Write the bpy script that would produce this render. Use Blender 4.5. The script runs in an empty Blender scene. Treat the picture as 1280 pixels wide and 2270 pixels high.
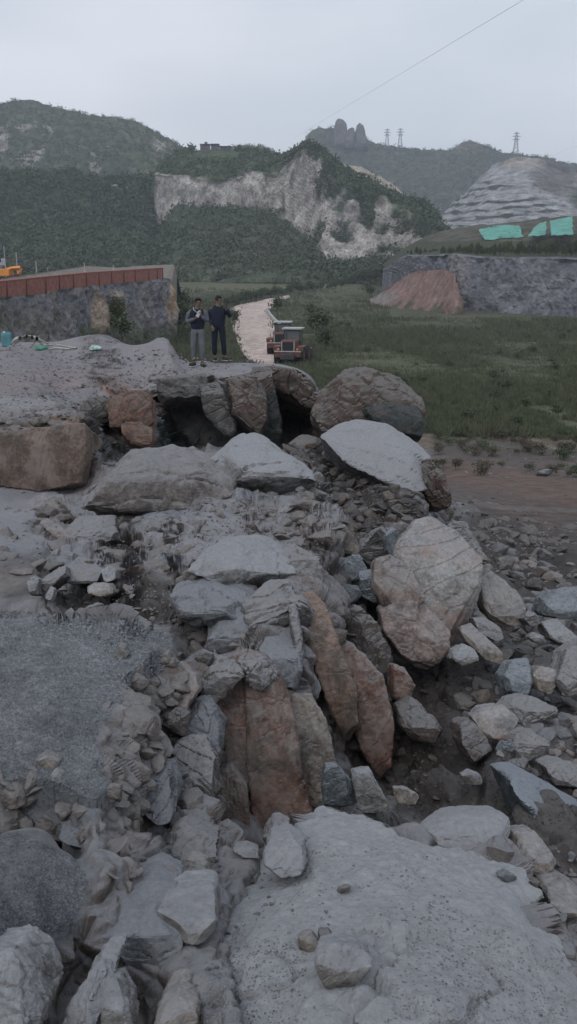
import bpy, bmesh, math, random
import numpy as np
from mathutils import Vector, Matrix
from mathutils.bvhtree import BVHTree
random.seed(7); rng = np.random.default_rng(7)
R = math.radians
scene = bpy.context.scene
COL = scene.collection

# ------------------------------------------------------------------ camera
PITCH = R(15.2); FPX = 1966.0; W0, H0 = 1280.0, 2270.0
cam_d = bpy.data.cameras.new('camera'); cam = bpy.data.objects.new('camera', cam_d); COL.objects.link(cam)
cam.location = (0, 0, 0); cam.rotation_euler = (math.pi/2 - PITCH, 0, 0)
cam_d.sensor_fit = 'VERTICAL'; cam_d.sensor_height = 24; cam_d.lens = 24 * FPX / H0
cam_d.clip_start = 0.05; cam_d.clip_end = 20000
scene.camera = cam
# ------------------------------------------------------------------ light and sky (overcast dusk)
SUN_EL, SUN_AZ = R(42), R(-125)
world = bpy.data.worlds.new('World'); scene.world = world; world.use_nodes = True
nt = world.node_tree; nt.nodes.clear()
out = nt.nodes.new('ShaderNodeOutputWorld'); bg = nt.nodes.new('ShaderNodeBackground')
sky = nt.nodes.new('ShaderNodeTexSky'); sky.sky_type = 'NISHITA'; sky.sun_disc = False
sky.sun_elevation = SUN_EL; sky.sun_rotation = SUN_AZ; sky.dust_density = 3.0
skb = nt.nodes.new('ShaderNodeVectorMath'); skb.operation = 'SCALE'; skb.inputs['Scale'].default_value = 0.08
tc = nt.nodes.new('ShaderNodeTexCoord'); mp = nt.nodes.new('ShaderNodeMapping'); mp.inputs['Scale'].default_value = (1.0, 1.0, 3.2)
no = nt.nodes.new('ShaderNodeTexNoise'); no.inputs['Scale'].default_value = 1.9; no.inputs['Detail'].default_value = 4; no.inputs['Roughness'].default_value = .42
rp = nt.nodes.new('ShaderNodeValToRGB')
rp.color_ramp.elements[0].position = .34; rp.color_ramp.elements[0].color = (.47, .53, .605, 1)
rp.color_ramp.elements[1].position = .68; rp.color_ramp.elements[1].color = (.72, .745, .805, 1)
mx = nt.nodes.new('ShaderNodeMix'); mx.data_type = 'RGBA'; mx.inputs[0].default_value = .92
L = nt.links.new
L(tc.outputs['Generated'], mp.inputs['Vector']); L(mp.outputs[0], no.inputs['Vector']); L(no.outputs['Fac'], rp.inputs[0])
L(sky.outputs[0], skb.inputs[0]); L(skb.outputs[0], mx.inputs['A']); L(rp.outputs[0], mx.inputs['B'])
L(mx.outputs['Result'], bg.inputs['Color']); bg.inputs['Strength'].default_value = 1.0; L(bg.outputs[0], out.inputs[0])
sd = bpy.data.lights.new('sun', 'SUN'); sun = bpy.data.objects.new('sun', sd); COL.objects.link(sun)
sd.energy = 0.7; sd.angle = R(25); sd.color = (1, .97, .94)
sun.rotation_euler = (math.pi/2 - SUN_EL, 0, R(-20))   # high in the cloud behind the camera, to the left
scene.view_settings.view_transform = 'Standard'; scene.view_settings.look = 'None'
scene.view_settings.exposure = 0.40; scene.view_settings.gamma = 1.0
cy = scene.cycles; cy.max_bounces = 4; cy.diffuse_bounces = 1; cy.glossy_bounces = 1; cy.volume_bounces = 0
cy.transmission_bounces = 2; cy.transparent_max_bounces = 6
try: cy.use_denoising = True
except Exception: pass

# ------------------------------------------------------------------ projection helpers: a pixel of the photo to a place in the world
CP, SP = math.cos(PITCH), math.sin(PITCH)
def ray(u, v):
    a = (np.asarray(u, float) - W0/2) / FPX; b = (H0/2 - np.asarray(v, float)) / FPX
    return np.stack([a + 0*b, CP + b*SP + 0*a, -SP + b*CP + 0*a], -1)
def at(u, v, Y):
    d = ray(u, v); return d * (np.asarray(Y, float) / d[..., 1])[..., None]
def onz(u, v, Z):
    d = ray(u, v); return d * (np.asarray(Z, float) / d[..., 2])[..., None]
def pix(P):
    x, y, z = P[..., 0], P[..., 1], P[..., 2]
    f = y*CP - z*SP; h = y*SP + z*CP
    return W0/2 + FPX*x/f, H0/2 - FPX*h/f

# ------------------------------------------------------------------ numpy noise
def _h(ix, iy, iz, k=0):
    u = np.uint32
    with np.errstate(over='ignore'):
        h = ix.astype(np.int64).astype(u)*u(0x9E3779B1); h ^= h >> u(15); h *= u(0x85EBCA77)
        h += iy.astype(np.int64).astype(u)*u(0xC2B2AE3D); h ^= h >> u(13); h *= u(0x27D4EB2F)
        h += iz.astype(np.int64).astype(u)*u(0x165667B1) + u((k*2654435761+977) & 0xffffffff); h ^= h >> u(16); h *= u(0x85EBCA6B); h ^= h >> u(13); h *= u(0xC2B2AE35); h ^= h >> u(16)
    return (h >> u(8)).astype(np.float32) * np.float32(1/16777215.)
def vnoise(P, k=0):
    i = np.floor(P).astype(np.int64); f = P - i; f = f*f*(3-2*f); r = 0
    for a in (0, 1):
        for b in (0, 1):
            for c in (0, 1):
                w = (f[..., 0] if a else 1-f[..., 0]) * (f[..., 1] if b else 1-f[..., 1]) * (f[..., 2] if c else 1-f[..., 2])
                r = r + w * _h(i[..., 0]+a, i[..., 1]+b, i[..., 2]+c, k)
    return r*2 - 1
def fbm(P, o=4, k=0, g=.5):
    r = 0; a = 1; s = 0
    for j in range(o):
        r = r + a*vnoise(P*(2.03**j) + 17.3*j, k+j); s += a; a *= g
    return r/s
def worley(P, k=0):
    """returns F1, F2, facet value of the nearest cell"""
    P = P.astype(np.float32); i = np.floor(P).astype(np.int32); F1 = np.full(P.shape[:-1], 9., np.float32); F2 = F1.copy(); fac = np.zeros_like(F1)
    for a in (-1, 0, 1):
        for b in (-1, 0, 1):
            for c in (-1, 0, 1):
                jx, jy, jz = i[..., 0]+a, i[..., 1]+b, i[..., 2]+c
                cx = jx+.1+.8*_h(jx, jy, jz, k); cyy = jy+.1+.8*_h(jx, jy, jz, k+1); cz = jz+.1+.8*_h(jx, jy, jz, k+2)
                dx, dy, dz = P[..., 0]-cx, P[..., 1]-cyy, P[..., 2]-cz
                d = dx*dx+dy*dy+dz*dz
                m = d < F1
                F2 = np.where(m, F1, np.minimum(F2, d))
                val = (_h(jx, jy, jz, k+3)-.5) + (dx*(_h(jx, jy, jz, k+4)-.5) + dy*(_h(jx, jy, jz, k+5)-.5) + dz*(_h(jx, jy, jz, k+6)-.5))*1.5
                fac = np.where(m, val, fac); F1 = np.where(m, d, F1)
    return np.sqrt(F1), np.sqrt(F2), fac
def blocks(P, k=0, e=.22, crack=.25):
    """continuous broken-block displacement: tilted facets that meet in cracks"""
    a, b, f = worley(P, k); w = sst(0, e, b-a)
    return f*w - crack*(1-sst(0, e*.6, b-a))
def sst(a, b, x):
    t = np.clip((x-a)/(b-a), 0, 1); return t*t*(3-2*t)

# ------------------------------------------------------------------ object helpers
def tag(o, label=None, cat=None, group=None, kind=None):
    if label: o['label'] = label
    if cat: o['category'] = cat
    if group: o['group'] = group
    if kind: o['kind'] = kind
    return o
def empty(name, loc, label, cat, group=None, rz=0):
    o = bpy.data.objects.new(name, None); COL.objects.link(o); o.location = loc; o.rotation_euler = (0, 0, rz)
    o.empty_display_size = .2
    return tag(o, label, cat, group)
def link(name, me, mat=None, parent=None, smooth=False):
    o = bpy.data.objects.new(name, me); COL.objects.link(o)
    if mat: me.materials.append(mat)
    if parent: o.parent = parent
    me.polygons.foreach_set('use_smooth', np.full(len(me.polygons), smooth))
    return o
def mesh_np(name, V, F, cols=None):
    me = bpy.data.meshes.new(name); V = np.asarray(V, np.float32); F = np.asarray(F, np.int32)
    n = F.shape[1]
    me.vertices.add(len(V)); me.vertices.foreach_set('co', V.ravel())
    me.loops.add(F.size); me.loops.foreach_set('vertex_index', F.ravel())
    me.polygons.add(len(F)); me.polygons.foreach_set('loop_start', np.arange(0, F.size, n, dtype=np.int32))
    try: me.polygons.foreach_set('loop_total', np.full(len(F), n, np.int32))
    except Exception: pass
    me.update(calc_edges=True)
    if cols is not None: setcol(me, cols)
    return me
def setcol(me, cols, name='Col'):
    a = me.color_attributes.new(name, 'FLOAT_COLOR', 'POINT')
    c = np.ones((len(me.vertices), 4), np.float32); c[:, :3] = cols; a.data.foreach_set('color', c.ravel())
def gridF(r, c):
    i = np.arange(r*c).reshape(r, c)
    return np.stack([i[:-1, :-1], i[:-1, 1:], i[1:, 1:], i[1:, :-1]], -1).reshape(-1, 4)
def gnormals(P):
    a = np.gradient(P, axis=1); b = np.gradient(P, axis=0)
    n = np.cross(a, b); return n / (np.linalg.norm(n, axis=-1, keepdims=True)+1e-12)
def add_box(bm, c, s, M=None, rot=None):
    m = Matrix.Translation(c) @ (rot or Matrix()) @ Matrix.Diagonal((s[0], s[1], s[2], 1))
    if M: m = M @ m
    bmesh.ops.create_cube(bm, size=1, matrix=m)
def add_cyl(bm, a, b, r, r2=None, seg=10, cap=True):
    a = Vector(a); b = Vector(b); d = b-a
    m = Matrix.Translation((a+b)/2) @ d.to_track_quat('Z', 'Y').to_matrix().to_4x4()
    bmesh.ops.create_cone(bm, cap_ends=cap, segments=seg, radius1=r, radius2=r if r2 is None else r2, depth=d.length, matrix=m)
def bmobj(name, bm, mat, parent=None, bevel=0, smooth=False):
    if bevel:
        bmesh.ops.bevel(bm, geom=bm.edges[:], offset=bevel, segments=2, affect='EDGES', profile=.6)
    me = bpy.data.meshes.new(name); bm.to_mesh(me); bm.free()
    return link(name, me, mat, parent, smooth)
def tube_mesh(pts, r, seg=8, rends=None):
    pts = [Vector(p) for p in pts]; V = []; F = []
    for i, p in enumerate(pts):
        d = (pts[min(i+1, len(pts)-1)] - pts[max(i-1, 0)]).normalized()
        up = Vector((0, 0, 1)) if abs(d.z) < .95 else Vector((1, 0, 0))
        a = d.cross(up).normalized(); b = a.cross(d)
        rr = r if rends is None else rends[i]
        for k in range(seg):
            t = 2*math.pi*k/seg; V.append(p + a*math.cos(t)*rr + b*math.sin(t)*rr)
    for i in range(len(pts)-1):
        for k in range(seg): F.append((i*seg+k, i*seg+(k+1) % seg, (i+1)*seg+(k+1) % seg, (i+1)*seg+k))
    return np.array(V), np.array(F)
def evalcopy(o):
    dg = bpy.context.evaluated_depsgraph_get(); dg.update()
    me = bpy.data.meshes.new_from_object(o.evaluated_get(dg)); return me

# ------------------------------------------------------------------ materials
def newmat(name):
    m = bpy.data.materials.new(name); m.use_nodes = True; n = m.node_tree
    b = n.nodes['Principled BSDF']; b.inputs['Roughness'].default_value = .9
    b.inputs['Specular IOR Level'].default_value = .15
    return m, n, b
def N(n, t, **kw):
    x = n.nodes.new(t)
    for k, v in kw.items():
        if hasattr(x, k): setattr(x, k, v)
    return x
def plain(name, c, rough=.6, metal=0, var=.25, scale=6, spec=.3):
    m, n, b = newmat(name); b.inputs['Roughness'].default_value = rough; b.inputs['Metallic'].default_value = metal
    b.inputs['Specular IOR Level'].default_value = spec
    t = N(n, 'ShaderNodeTexCoord'); no = N(n, 'ShaderNodeTexNoise'); no.inputs['Scale'].default_value = scale; no.inputs['Detail'].default_value = 6
    r = N(n, 'ShaderNodeMapRange'); r.inputs['From Min'].default_value = .3; r.inputs['From Max'].default_value = .7
    r.inputs['To Min'].default_value = 1-var; r.inputs['To Max'].default_value = 1+var
    s = N(n, 'ShaderNodeVectorMath', operation='SCALE'); s.inputs[0].default_value = c
    n.links.new(t.outputs['Object'], no.inputs['Vector']); n.links.new(no.outputs['Fac'], r.inputs['Value'])
    n.links.new(r.outputs[0], s.inputs['Scale']); n.links.new(s.outputs[0], b.inputs['Base Color'])
    return m
def rockmat(name, base=None, dust=(.30, .31, .335), dustamt=.6, scale=1.0, bump=.5, rnd=0, pebb=0, stain=None, coord='Position', dlo=.45, dhi=.95, mott=1.0, earth=0):
    """rock: base colour (vertex colour or plain), mottled; pale dust on the up-facing sides; fine bumps"""
    m, n, b = newmat(name); lk = n.links.new
    b.inputs['Roughness'].default_value = .95; b.inputs['Specular IOR Level'].default_value = .08
    geo = N(n, 'ShaderNodeNewGeometry'); t = N(n, 'ShaderNodeTexCoord')
    co = geo.outputs['Position'] if coord == 'Position' else t.outputs['Object']
    def noise(s, d=6, r=.6):
        x = N(n, 'ShaderNodeTexNoise'); x.inputs['Scale'].default_value = s; x.inputs['Detail'].default_value = d; x.inputs['Roughness'].default_value = r
        lk(co, x.inputs['Vector']); return x.outputs['Fac']
    if base is None:
        at_ = N(n, 'ShaderNodeAttribute'); at_.attribute_name = 'Col'; basec = at_.outputs['Color']
    else:
        rr = N(n, 'ShaderNodeRGB'); rr.outputs[0].default_value = (*base, 1); basec = rr.outputs[0]
    if rnd:
        oi = N(n, 'ShaderNodeObjectInfo'); cr = N(n, 'ShaderNodeValToRGB'); e = cr.color_ramp
        e.interpolation = 'CONSTANT'
        cs = [(.62, .62, .66), (1, .98, .98), (1.25, 1.1, 1.0), (.8, .74, .7), (1.3, 1.28, 1.2), (.72, .80, .86), (1.0, .93, .86), (.55, .56, .6)]
        e.elements[0].color = (*cs[0], 1); e.elements[1].position = .125; e.elements[1].color = (*cs[1], 1)
        for q in range(2, 8):
            el = e.elements.new(q/8); el.color = (*cs[q], 1)
        lk(oi.outputs['Random'], cr.inputs[0]); mm = N(n, 'ShaderNodeVectorMath', operation='MULTIPLY')
        lk(basec, mm.inputs[0]); lk(cr.outputs[0], mm.inputs[1]); basec = mm.outputs[0]
    # mottling
    f1 = noise(2.2*scale); mr = N(n, 'ShaderNodeMapRange'); mr.inputs['From Min'].default_value = .3; mr.inputs['From Max'].default_value = .7
    mr.inputs['To Min'].default_value = 1-.38*mott; mr.inputs['To Max'].default_value = 1+.32*mott; lk(f1, mr.inputs['Value'])
    f2 = noise(17*scale, 4, .7); mr2 = N(n, 'ShaderNodeMapRange'); mr2.inputs['From Min'].default_value = .3; mr2.inputs['From Max'].default_value = .7
    mr2.inputs['To Min'].default_value = 1-.34*mott; mr2.inputs['To Max'].default_value = 1+.32*mott; lk(f2, mr2.inputs['Value'])
    mu = N(n, 'ShaderNodeMath', operation='MULTIPLY'); lk(mr.outputs[0], mu.inputs[0]); lk(mr2.outputs[0], mu.inputs[1])
    sc = N(n, 'ShaderNodeVectorMath', operation='SCALE'); lk(basec, sc.inputs[0]); lk(mu.outputs[0], sc.inputs['Scale'])
    colr = sc.outputs[0]
    if stain:
        f3 = noise(1.1*scale, 5, .65); ms = N(n, 'ShaderNodeMapRange'); ms.inputs['From Min'].default_value = .48; ms.inputs['From Max'].default_value = .62
        lk(f3, ms.inputs['Value']); mxs = N(n, 'ShaderNodeMix', data_type='RGBA'); lk(ms.outputs[0], mxs.inputs[0]); lk(colr, mxs.inputs['A']); mxs.inputs['B'].default_value = (*stain, 1)
        colr = mxs.outputs['Result']
    if earth:
        f5 = noise(1.7*scale, 7, .7); me_ = N(n, 'ShaderNodeMapRange'); me_.inputs['From Min'].default_value = .50; me_.inputs['From Max'].default_value = .60; me_.inputs['To Max'].default_value = earth
        mpp = N(n, 'ShaderNodeMapping'); mpp.inputs['Location'].default_value = (7.3, 2.1, 4.4); lk(co, mpp.inputs['Vector']); lk(mpp.outputs[0], f5.node.inputs['Vector'])
        lk(f5, me_.inputs['Value']); mxe = N(n, 'ShaderNodeMix', data_type='RGBA'); lk(me_.outputs[0], mxe.inputs[0]); lk(colr, mxe.inputs['A']); mxe.inputs['B'].default_value = (.085, .074, .066, 1); colr = mxe.outputs['Result']
    # dust
    if dustamt > 0:
        sx = N(n, 'ShaderNodeSeparateXYZ'); lk(geo.outputs['Normal'], sx.inputs[0])
        f4 = noise(3.4*scale, 8, .75); ad = N(n, 'ShaderNodeMath', operation='MULTIPLY_ADD'); lk(f4, ad.inputs[0]); ad.inputs[1].default_value = .9; lk(sx.outputs['Z'], ad.inputs[2])
        md = N(n, 'ShaderNodeMapRange'); md.inputs['From Min'].default_value = dlo+.45; md.inputs['From Max'].default_value = dhi+.45; md.inputs['To Max'].default_value = dustamt
        lk(ad.outputs[0], md.inputs['Value'])
        fac = md.outputs[0]
        if base is None:   # alpha-like weight kept in a second attribute
            a2 = N(n, 'ShaderNodeAttribute'); a2.attribute_name = 'Dust'; mm2 = N(n, 'ShaderNodeMath', operation='MULTIPLY'); lk(fac, mm2.inputs[0]); lk(a2.outputs['Fac'], mm2.inputs[1]); fac = mm2.outputs[0]
        mx = N(n, 'ShaderNodeMix', data_type='RGBA'); lk(fac, mx.inputs[0]); lk(colr, mx.inputs['A'])
        dd = N(n, 'ShaderNodeVectorMath', operation='SCALE'); dd.inputs[0].default_value = dust
        m3 = N(n, 'ShaderNodeMapRange'); m3.inputs['From Min'].default_value = .3; m3.inputs['From Max'].default_value = .7; m3.inputs['To Min'].default_value = .85; m3.inputs['To Max'].default_value = 1.12
        lk(f2, m3.inputs['Value']); lk(m3.outputs[0], dd.inputs['Scale']); lk(dd.outputs[0], mx.inputs['B']); colr = mx.outputs['Result']
    lk(colr, b.inputs['Base Color'])
    # bump
    fb = noise(28*scale, 8, .7); bp = N(n, 'ShaderNodeBump'); bp.inputs['Strength'].default_value = bump; bp.inputs['Distance'].default_value = .03/scale
    lk(fb, bp.inputs['Height']); lk(bp.outputs[0], b.inputs['Normal'])
    return m
# ================================================================== NEAR TERRAIN: broken rock, gravel ledge, dug plateau
# surface points (u, v of the photo, height below the eye)
HP = [
 # gravel ledge
 (-150,1340,-1.74),(0,1345,-1.74),(150,1356,-1.74),(290,1372,-1.74),(375,1405,-1.74),(0,1440,-1.70),(150,1460,-1.69),(280,1450,-1.70),(385,1440,-1.76),(-150,1500,-1.66),
 (0,1580,-1.64),(120,1600,-1.64),(215,1600,-1.66),(255,1540,-1.69),(330,1500,-1.74),(-150,1650,-1.6),(0,1690,-1.63),(130,1720,-1.68),(215,1700,-1.67),(235,1800,-1.72),(190,1850,-1.70),
 (80,1740,-1.70),(0,1760,-1.66),
 (0,1835,-1.62),(90,1850,-1.63),(150,1900,-1.64),(210,1950,-1.66),(0,1950,-1.58),(80,1990,-1.58),(0,2060,-1.52),(-200,1900,-1.56),(-200,2100,-1.5),
 (0,2180,-1.47),(40,2230,-1.5),
 # light slab in the foreground
 (900,1830,-2.14),(1020,1900,-2.08),(1130,1890,-2.12),(620,1890,-2.05),(560,1900,-2.03),(700,1950,-1.97),(850,1960,-1.96),(1000,2000,-1.95),(1150,1990,-2.0),(1210,2090,-1.97),
 (500,1960,-2.0),(600,2050,-1.84),(800,2080,-1.82),(1000,2110,-1.84),(1150,2150,-1.85),(1265,2170,-1.87),(1000,2260,-1.70),(1280,2290,-1.74),(780,2230,-1.68),(600,2180,-1.72),(480,2110,-1.80),(450,2200,-1.70),(500,2290,-1.62),(800,2330,-1.62),(380,2250,-1.72),
 # foot of the red slabs
 (520,1885,-2.22),(450,1870,-2.2),
 # between gravel ledge and red slabs
 (450,1650,-2.3),(400,1700,-2.25),(330,1850,-2.45),(420,1780,-2.2),(440,1560,-2.22),(380,1540,-2.1),(400,1500,-2.1),(455,1470,-2.2),
 (500,1460,-2.12),(560,1470,-2.18),
 # behind the ledge
 (60,1320,-2.5),(0,1300,-2.45),(120,1290,-2.5),(230,1330,-2.35),(330,1330,-2.3),(420,1385,-2.3),(480,1420,-2.35),(540,1400,-2.22),(560,1350,-2.2),(470,1330,-2.12),(380,1310,-2.2),
 (600,1420,-2.25),(620,1350,-2.25),(650,1290,-2.28),(600,1290,-2.22),(500,1270,-2.2),(430,1260,-2.28),
 (520,1205,-2.22),(590,1220,-2.25),(460,1235,-2.28),(640,1215,-2.4),(700,1200,-2.55),(690,1260,-2.45),
 (250,1230,-2.5),(350,1240,-2.45),(150,1230,-2.55),(50,1220,-2.5),(0,1180,-2.5),(60,1150,-2.62),(130,1190,-2.62),
 (200,1170,-2.75),(330,1180,-2.55),(420,1150,-2.55),(500,1150,-2.5),(580,1150,-2.5),(660,1150,-2.55),(300,1140,-2.65),(220,1145,-2.85),
 (350,1090,-2.6),(450,1080,-2.65),(520,1090,-2.62),(600,1090,-2.6),(690,1080,-2.62),(640,1030,-2.6),(560,1030,-2.55),(480,1000,-2.55),(540,966,-2.5),(600,985,-2.6),(400,1005,-2.62),(300,1015,-2.65),(260,1035,-2.65),(230,1060,-2.75),
 (190,1110,-3.1),(140,1090,-3.15),(90,1080,-3.1),(120,1130,-2.95),(10,1080,-2.75),(-100,1100,-2.7),(-200,1250,-2.4),
 (200,1000,-3.1),(260,990,-3.0),(300,975,-3.1),
 # plateau
 (0,905,-2.0),(80,925,-2.0),(170,905,-2.0),(0,860,-1.98),(100,850,-2.0),(200,875,-2.02),(250,850,-2.05),(150,810,-2.0),(0,800,-2.0),(300,810,-2.1),(350,790,-2.0),(330,765,-1.95),(390,770,-2.1),(410,790,-2.2),(0,765,-2.05),(100,762,-2.1),(200,768,-2.15),(260,770,-2.2),(280,775,-2.2),
 (330,845,-2.12),(400,835,-2.15),(480,815,-2.2),(440,812,-2.2),(540,812,-2.25),(560,800,-2.3),(500,798,-2.27),(-200,800,-2.0),(-200,900,-1.95),
 (590,815,-2.3),(640,812,-2.35),(670,835,-2.5),
 # rubble behind / right of the middle
 (640,970,-3.1),(700,985,-3.1),(740,1060,-3.1),(760,1120,-3.1),(740,1150,-3.15),(760,1250,-3.2),(820,1130,-3.1),(900,1120,-3.1),(960,1110,-3.4),(880,1180,-3.0),(800,1200,-3.1),(780,1330,-3.1),(800,1420,-3.15),
 (900,1000,-3.1),(830,960,-3.0),(940,1060,-3.4),
 (1000,1160,-4.1),(1100,1180,-4.6),(1190,1230,-4.6),(1280,1260,-4.4),(1080,1250,-4.2),(1130,1300,-4.1),(1280,1350,-3.95),(1200,1330,-4.0),(1060,1370,-3.8),(1150,1420,-3.75),(1280,1450,-3.6),(1050,1470,-3.6),(1180,1520,-3.4),(1280,1560,-3.3),
 (950,1520,-3.5),(1000,1560,-3.4),(900,1580,-3.4),(900,1680,-3.2),(1000,1680,-3.1),(1100,1620,-3.2),(1200,1640,-3.1),(1280,1680,-3.0),(900,1770,-2.9),(1000,1770,-2.8),(1100,1760,-2.85),(1280,1800,-2.7),(1150,1830,-2.6),(1450,1500,-3.4),(1450,1800,-2.8),
 (1200,1900,-2.5),(1280,1960,-2.4),(1280,2060,-2.3),(1400,2100,-2.3),
 (860,1480,-3.6),(850,1750,-3.1),
 # dirt track and scrub beyond
 (985,1120,-5.0),(1040,1060,-6.6),(1150,1080,-6.5),(1280,1100,-6.2),(1000,1020,-7.6),(1120,1030,-7.4),(1280,1040,-7.3),(1180,1160,-5.2),(1280,1180,-5.1),(1280,1000,-7.9),(1100,985,-8.0),(980,990,-8.0),(1450,1000,-7.9),(1450,1150,-5.6),(1450,1250,-4.6),(1050,1130,-5.2),(1800,1100,-6),(2000,1300,-4.5),(1800,1600,-3.3),(1600,2000,-2.6)]
# break lines: (points (u, v, h) along an edge, how far beyond it, height there) sampled closely so that the step is continuous
BL = [
 ([(-500,1330,-1.74),(-150,1340,-1.74),(0,1345,-1.74),(150,1356,-1.74),(290,1372,-1.74),(375,1405,-1.74)], .22, -2.42),
 ([(640,1850,-2.1),(700,1790,-2.2),(780,1782,-2.22),(870,1815,-2.17),(960,1862,-2.1),(1120,1885,-2.12)], .30, -3.0),
 ([(1120,1885,-2.12),(1190,1990,-2.02),(1235,2090,-1.97),(1300,2190,-1.9),(1500,2300,-1.85)], .16, -2.5),
 ([(300,1012,-2.65),(400,1003,-2.62),(480,987,-2.55),(540,966,-2.5),(600,985,-2.6),(680,1030,-2.65)], .9, -3.5),
 ([(270,768,-2.0),(330,760,-1.95),(390,770,-2.1),(420,797,-2.2),(500,797,-2.27),(560,798,-2.3),(640,812,-2.35),(690,830,-2.5)], 2.5, -8.0),
 ([(-600,750,-2.05),(0,758,-2.05),(150,760,-2.1),(240,764,-2.15)], 9, -4.2),
 ([(-100,1840,-1.6),(0,1838,-1.62),(80,1848,-1.63),(140,1880,-1.63)], .16, -2.05),
]
# cliffs: upper and lower edge, each (u, v, distance)
CL = [
 ([(-300,935,13.0),(0,932,12.9),(90,935,12.9),(180,922,12.8)], [(-300,1040,12.6),(0,1045,12.4),(90,1068,12.4),(180,1060,12.4)]),
 ([(185,905,15.6),(235,870,15.8),(335,862,15.4)], [(185,950,14.6),(240,985,14.6),(335,995,14.6)]),
 ([(345,850,18.3),(450,838,18.6),(560,822,19.2),(600,815,20.4),(690,835,20.4)], [(345,1000,18.0),(450,1000,18.2),(560,1000,18.6),(600,980,20.0),(700,985,19.5)]),
 ([(700,1100,9.9),(735,1180,8.3),(745,1260,7.1),(715,1345,6.05),(665,1420,5.3)], [(735,1140,10.4),(765,1220,8.9),(790,1320,7.7),(800,1480,6.9),(790,1560,6.4)]),
 ([(320,1500,3.75),(250,1600,3.25),(245,1700,2.95),(235,1800,2.65)], [(360,1560,3.85),(300,1640,3.5),(300,1740,3.2),(300,1860,2.95)]),
]
XP_TR = [(.005,4.45,-3.3),(.05,4.75,-3.4),(.09,5.1,-3.5),(.115,5.6,-3.6),(.13,4.6,-3.2),(.02,4.1,-3.0)]   # x/Y, Y, h: floor of the open crack
XP = [  # plain world points x, y, h
 (-16,46,-9.2),(-6,46,-9.2),(0,46,-9),(6,46,-8.9),(14,46,-8.9),(30,46,-8.9),(-30,46,-6),(-8,38,-8.6),(0,38,-8.6),(4,36,-8.3),(10,44,-8.05),(18,44,-8.05),(30,44,-8.0),
 (-.62,1.35,-2.6),(-.5,1.5,-2.7),(-.42,1.25,-2.5),(-.55,1.75,-2.4),
 (-.14,1.15,-1.6),(.4,.9,-1.6),(-.9,.9,-1.45),(.9,.9,-1.7),
]
Pc = []
for u, v, h in HP: Pc.append(onz(u, v, h))
def dense(pts, step=26.):
    pts = np.array(pts, float); o = []
    for p, q in zip(pts[:-1], pts[1:]):
        n = max(1, int(np.hypot(*(q-p)[:2])/step)); o += [p+(q-p)*k/n for k in range(n)]
    return np.array(o+[pts[-1]])
for pts, dY, h2 in BL:
    for u, v, h in dense(pts):
        p = onz(u, v, h); Pc.append(p); k = (p[1]+dY)/p[1]; Pc.append(np.array([p[0]*k, p[1]+dY, h2]))
        sl = .27 if v > 1770 and u > 560 else .06
        for fr in ((.12, .4) if dY < .6 else (.12,)):
            g = dY*fr if dY < .6 else min(dY, 1.5)*.4; k = (p[1]-g)/p[1]; Pc.append(np.array([p[0]*k, p[1]-g, h+sl*g]))
for up, lo in CL:
    for u, v, Y in dense(up): Pc.append(at(u, v, Y))
    for u, v, Y in dense(lo): Pc.append(at(u, v, Y))
for s_, Y, h in XP_TR: Pc.append(np.array([s_*Y, Y, h]))
for p in XP: Pc.append(np.array(p, float))
Pc = np.array(Pc)
def warp(x, y): return np.stack([x/y*3.0, np.log(y)], -1)
Q = warp(Pc[:, 0], Pc[:, 1])
D = np.linalg.norm(Q[:, None]-Q[None], axis=-1)
n_ = len(Q); A = np.zeros((n_+3, n_+3)); A[:n_, :n_] = D + 0; A[:n_, n_] = 1; A[:n_, n_+1:] = Q; A[n_:, :n_] = A[:n_, n_:].T
A[:n_, :n_] -= np.eye(n_)*0.004
wts = np.linalg.solve(A, np.r_[Pc[:, 2], 0, 0, 0])
S0, S1, Y0, Y1 = -1.1, 1.1, .75, 47.
GS, GY = 420, 620
gs = np.linspace(S0, S1, GS); gl = np.linspace(math.log(Y0), math.log(Y1), GY)
gx, gy = np.meshgrid(gs*3.0, gl)
G = np.stack([gx, gy], -1)
Hc = np.zeros((GY, GS))
Q32 = Q.astype(np.float32); w32 = wts.astype(np.float32); qq = (Q32**2).sum(1)
for r in range(0, GY, 20):
    q = G[r:r+20].astype(np.float32); d = np.sqrt((q[..., :1]-Q32[:, 0])**2 + (q[..., 1:]-Q32[:, 1])**2)
    Hc[r:r+20] = d @ wts[:n_] + wts[n_] + q @ wts[n_+1:]
def smooth2(A_, sg):
    r = int(sg*3); k = np.exp(-np.arange(-r, r+1)**2/(2.*sg*sg)); k /= k.sum()
    A_ = np.apply_along_axis(lambda q: np.convolve(np.pad(q, r, 'edge'), k, 'valid'), 0, A_)
    return np.apply_along_axis(lambda q: np.convolve(np.pad(q, r, 'edge'), k, 'valid'), 1, A_)
Hc = smooth2(Hc, 1.6)
def Hcoarse(s, ly):
    fs = np.clip((s-S0)/(S1-S0)*(GS-1), 0, GS-1.001); fy = np.clip((ly-gl[0])/(gl[-1]-gl[0])*(GY-1), 0, GY-1.001)
    i = fs.astype(int); j = fy.astype(int); a = fs-i; b = fy-j
    return Hc[j, i]*(1-a)*(1-b)+Hc[j, i+1]*a*(1-b)+Hc[j+1, i]*(1-a)*b+Hc[j+1, i+1]*a*b

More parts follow.
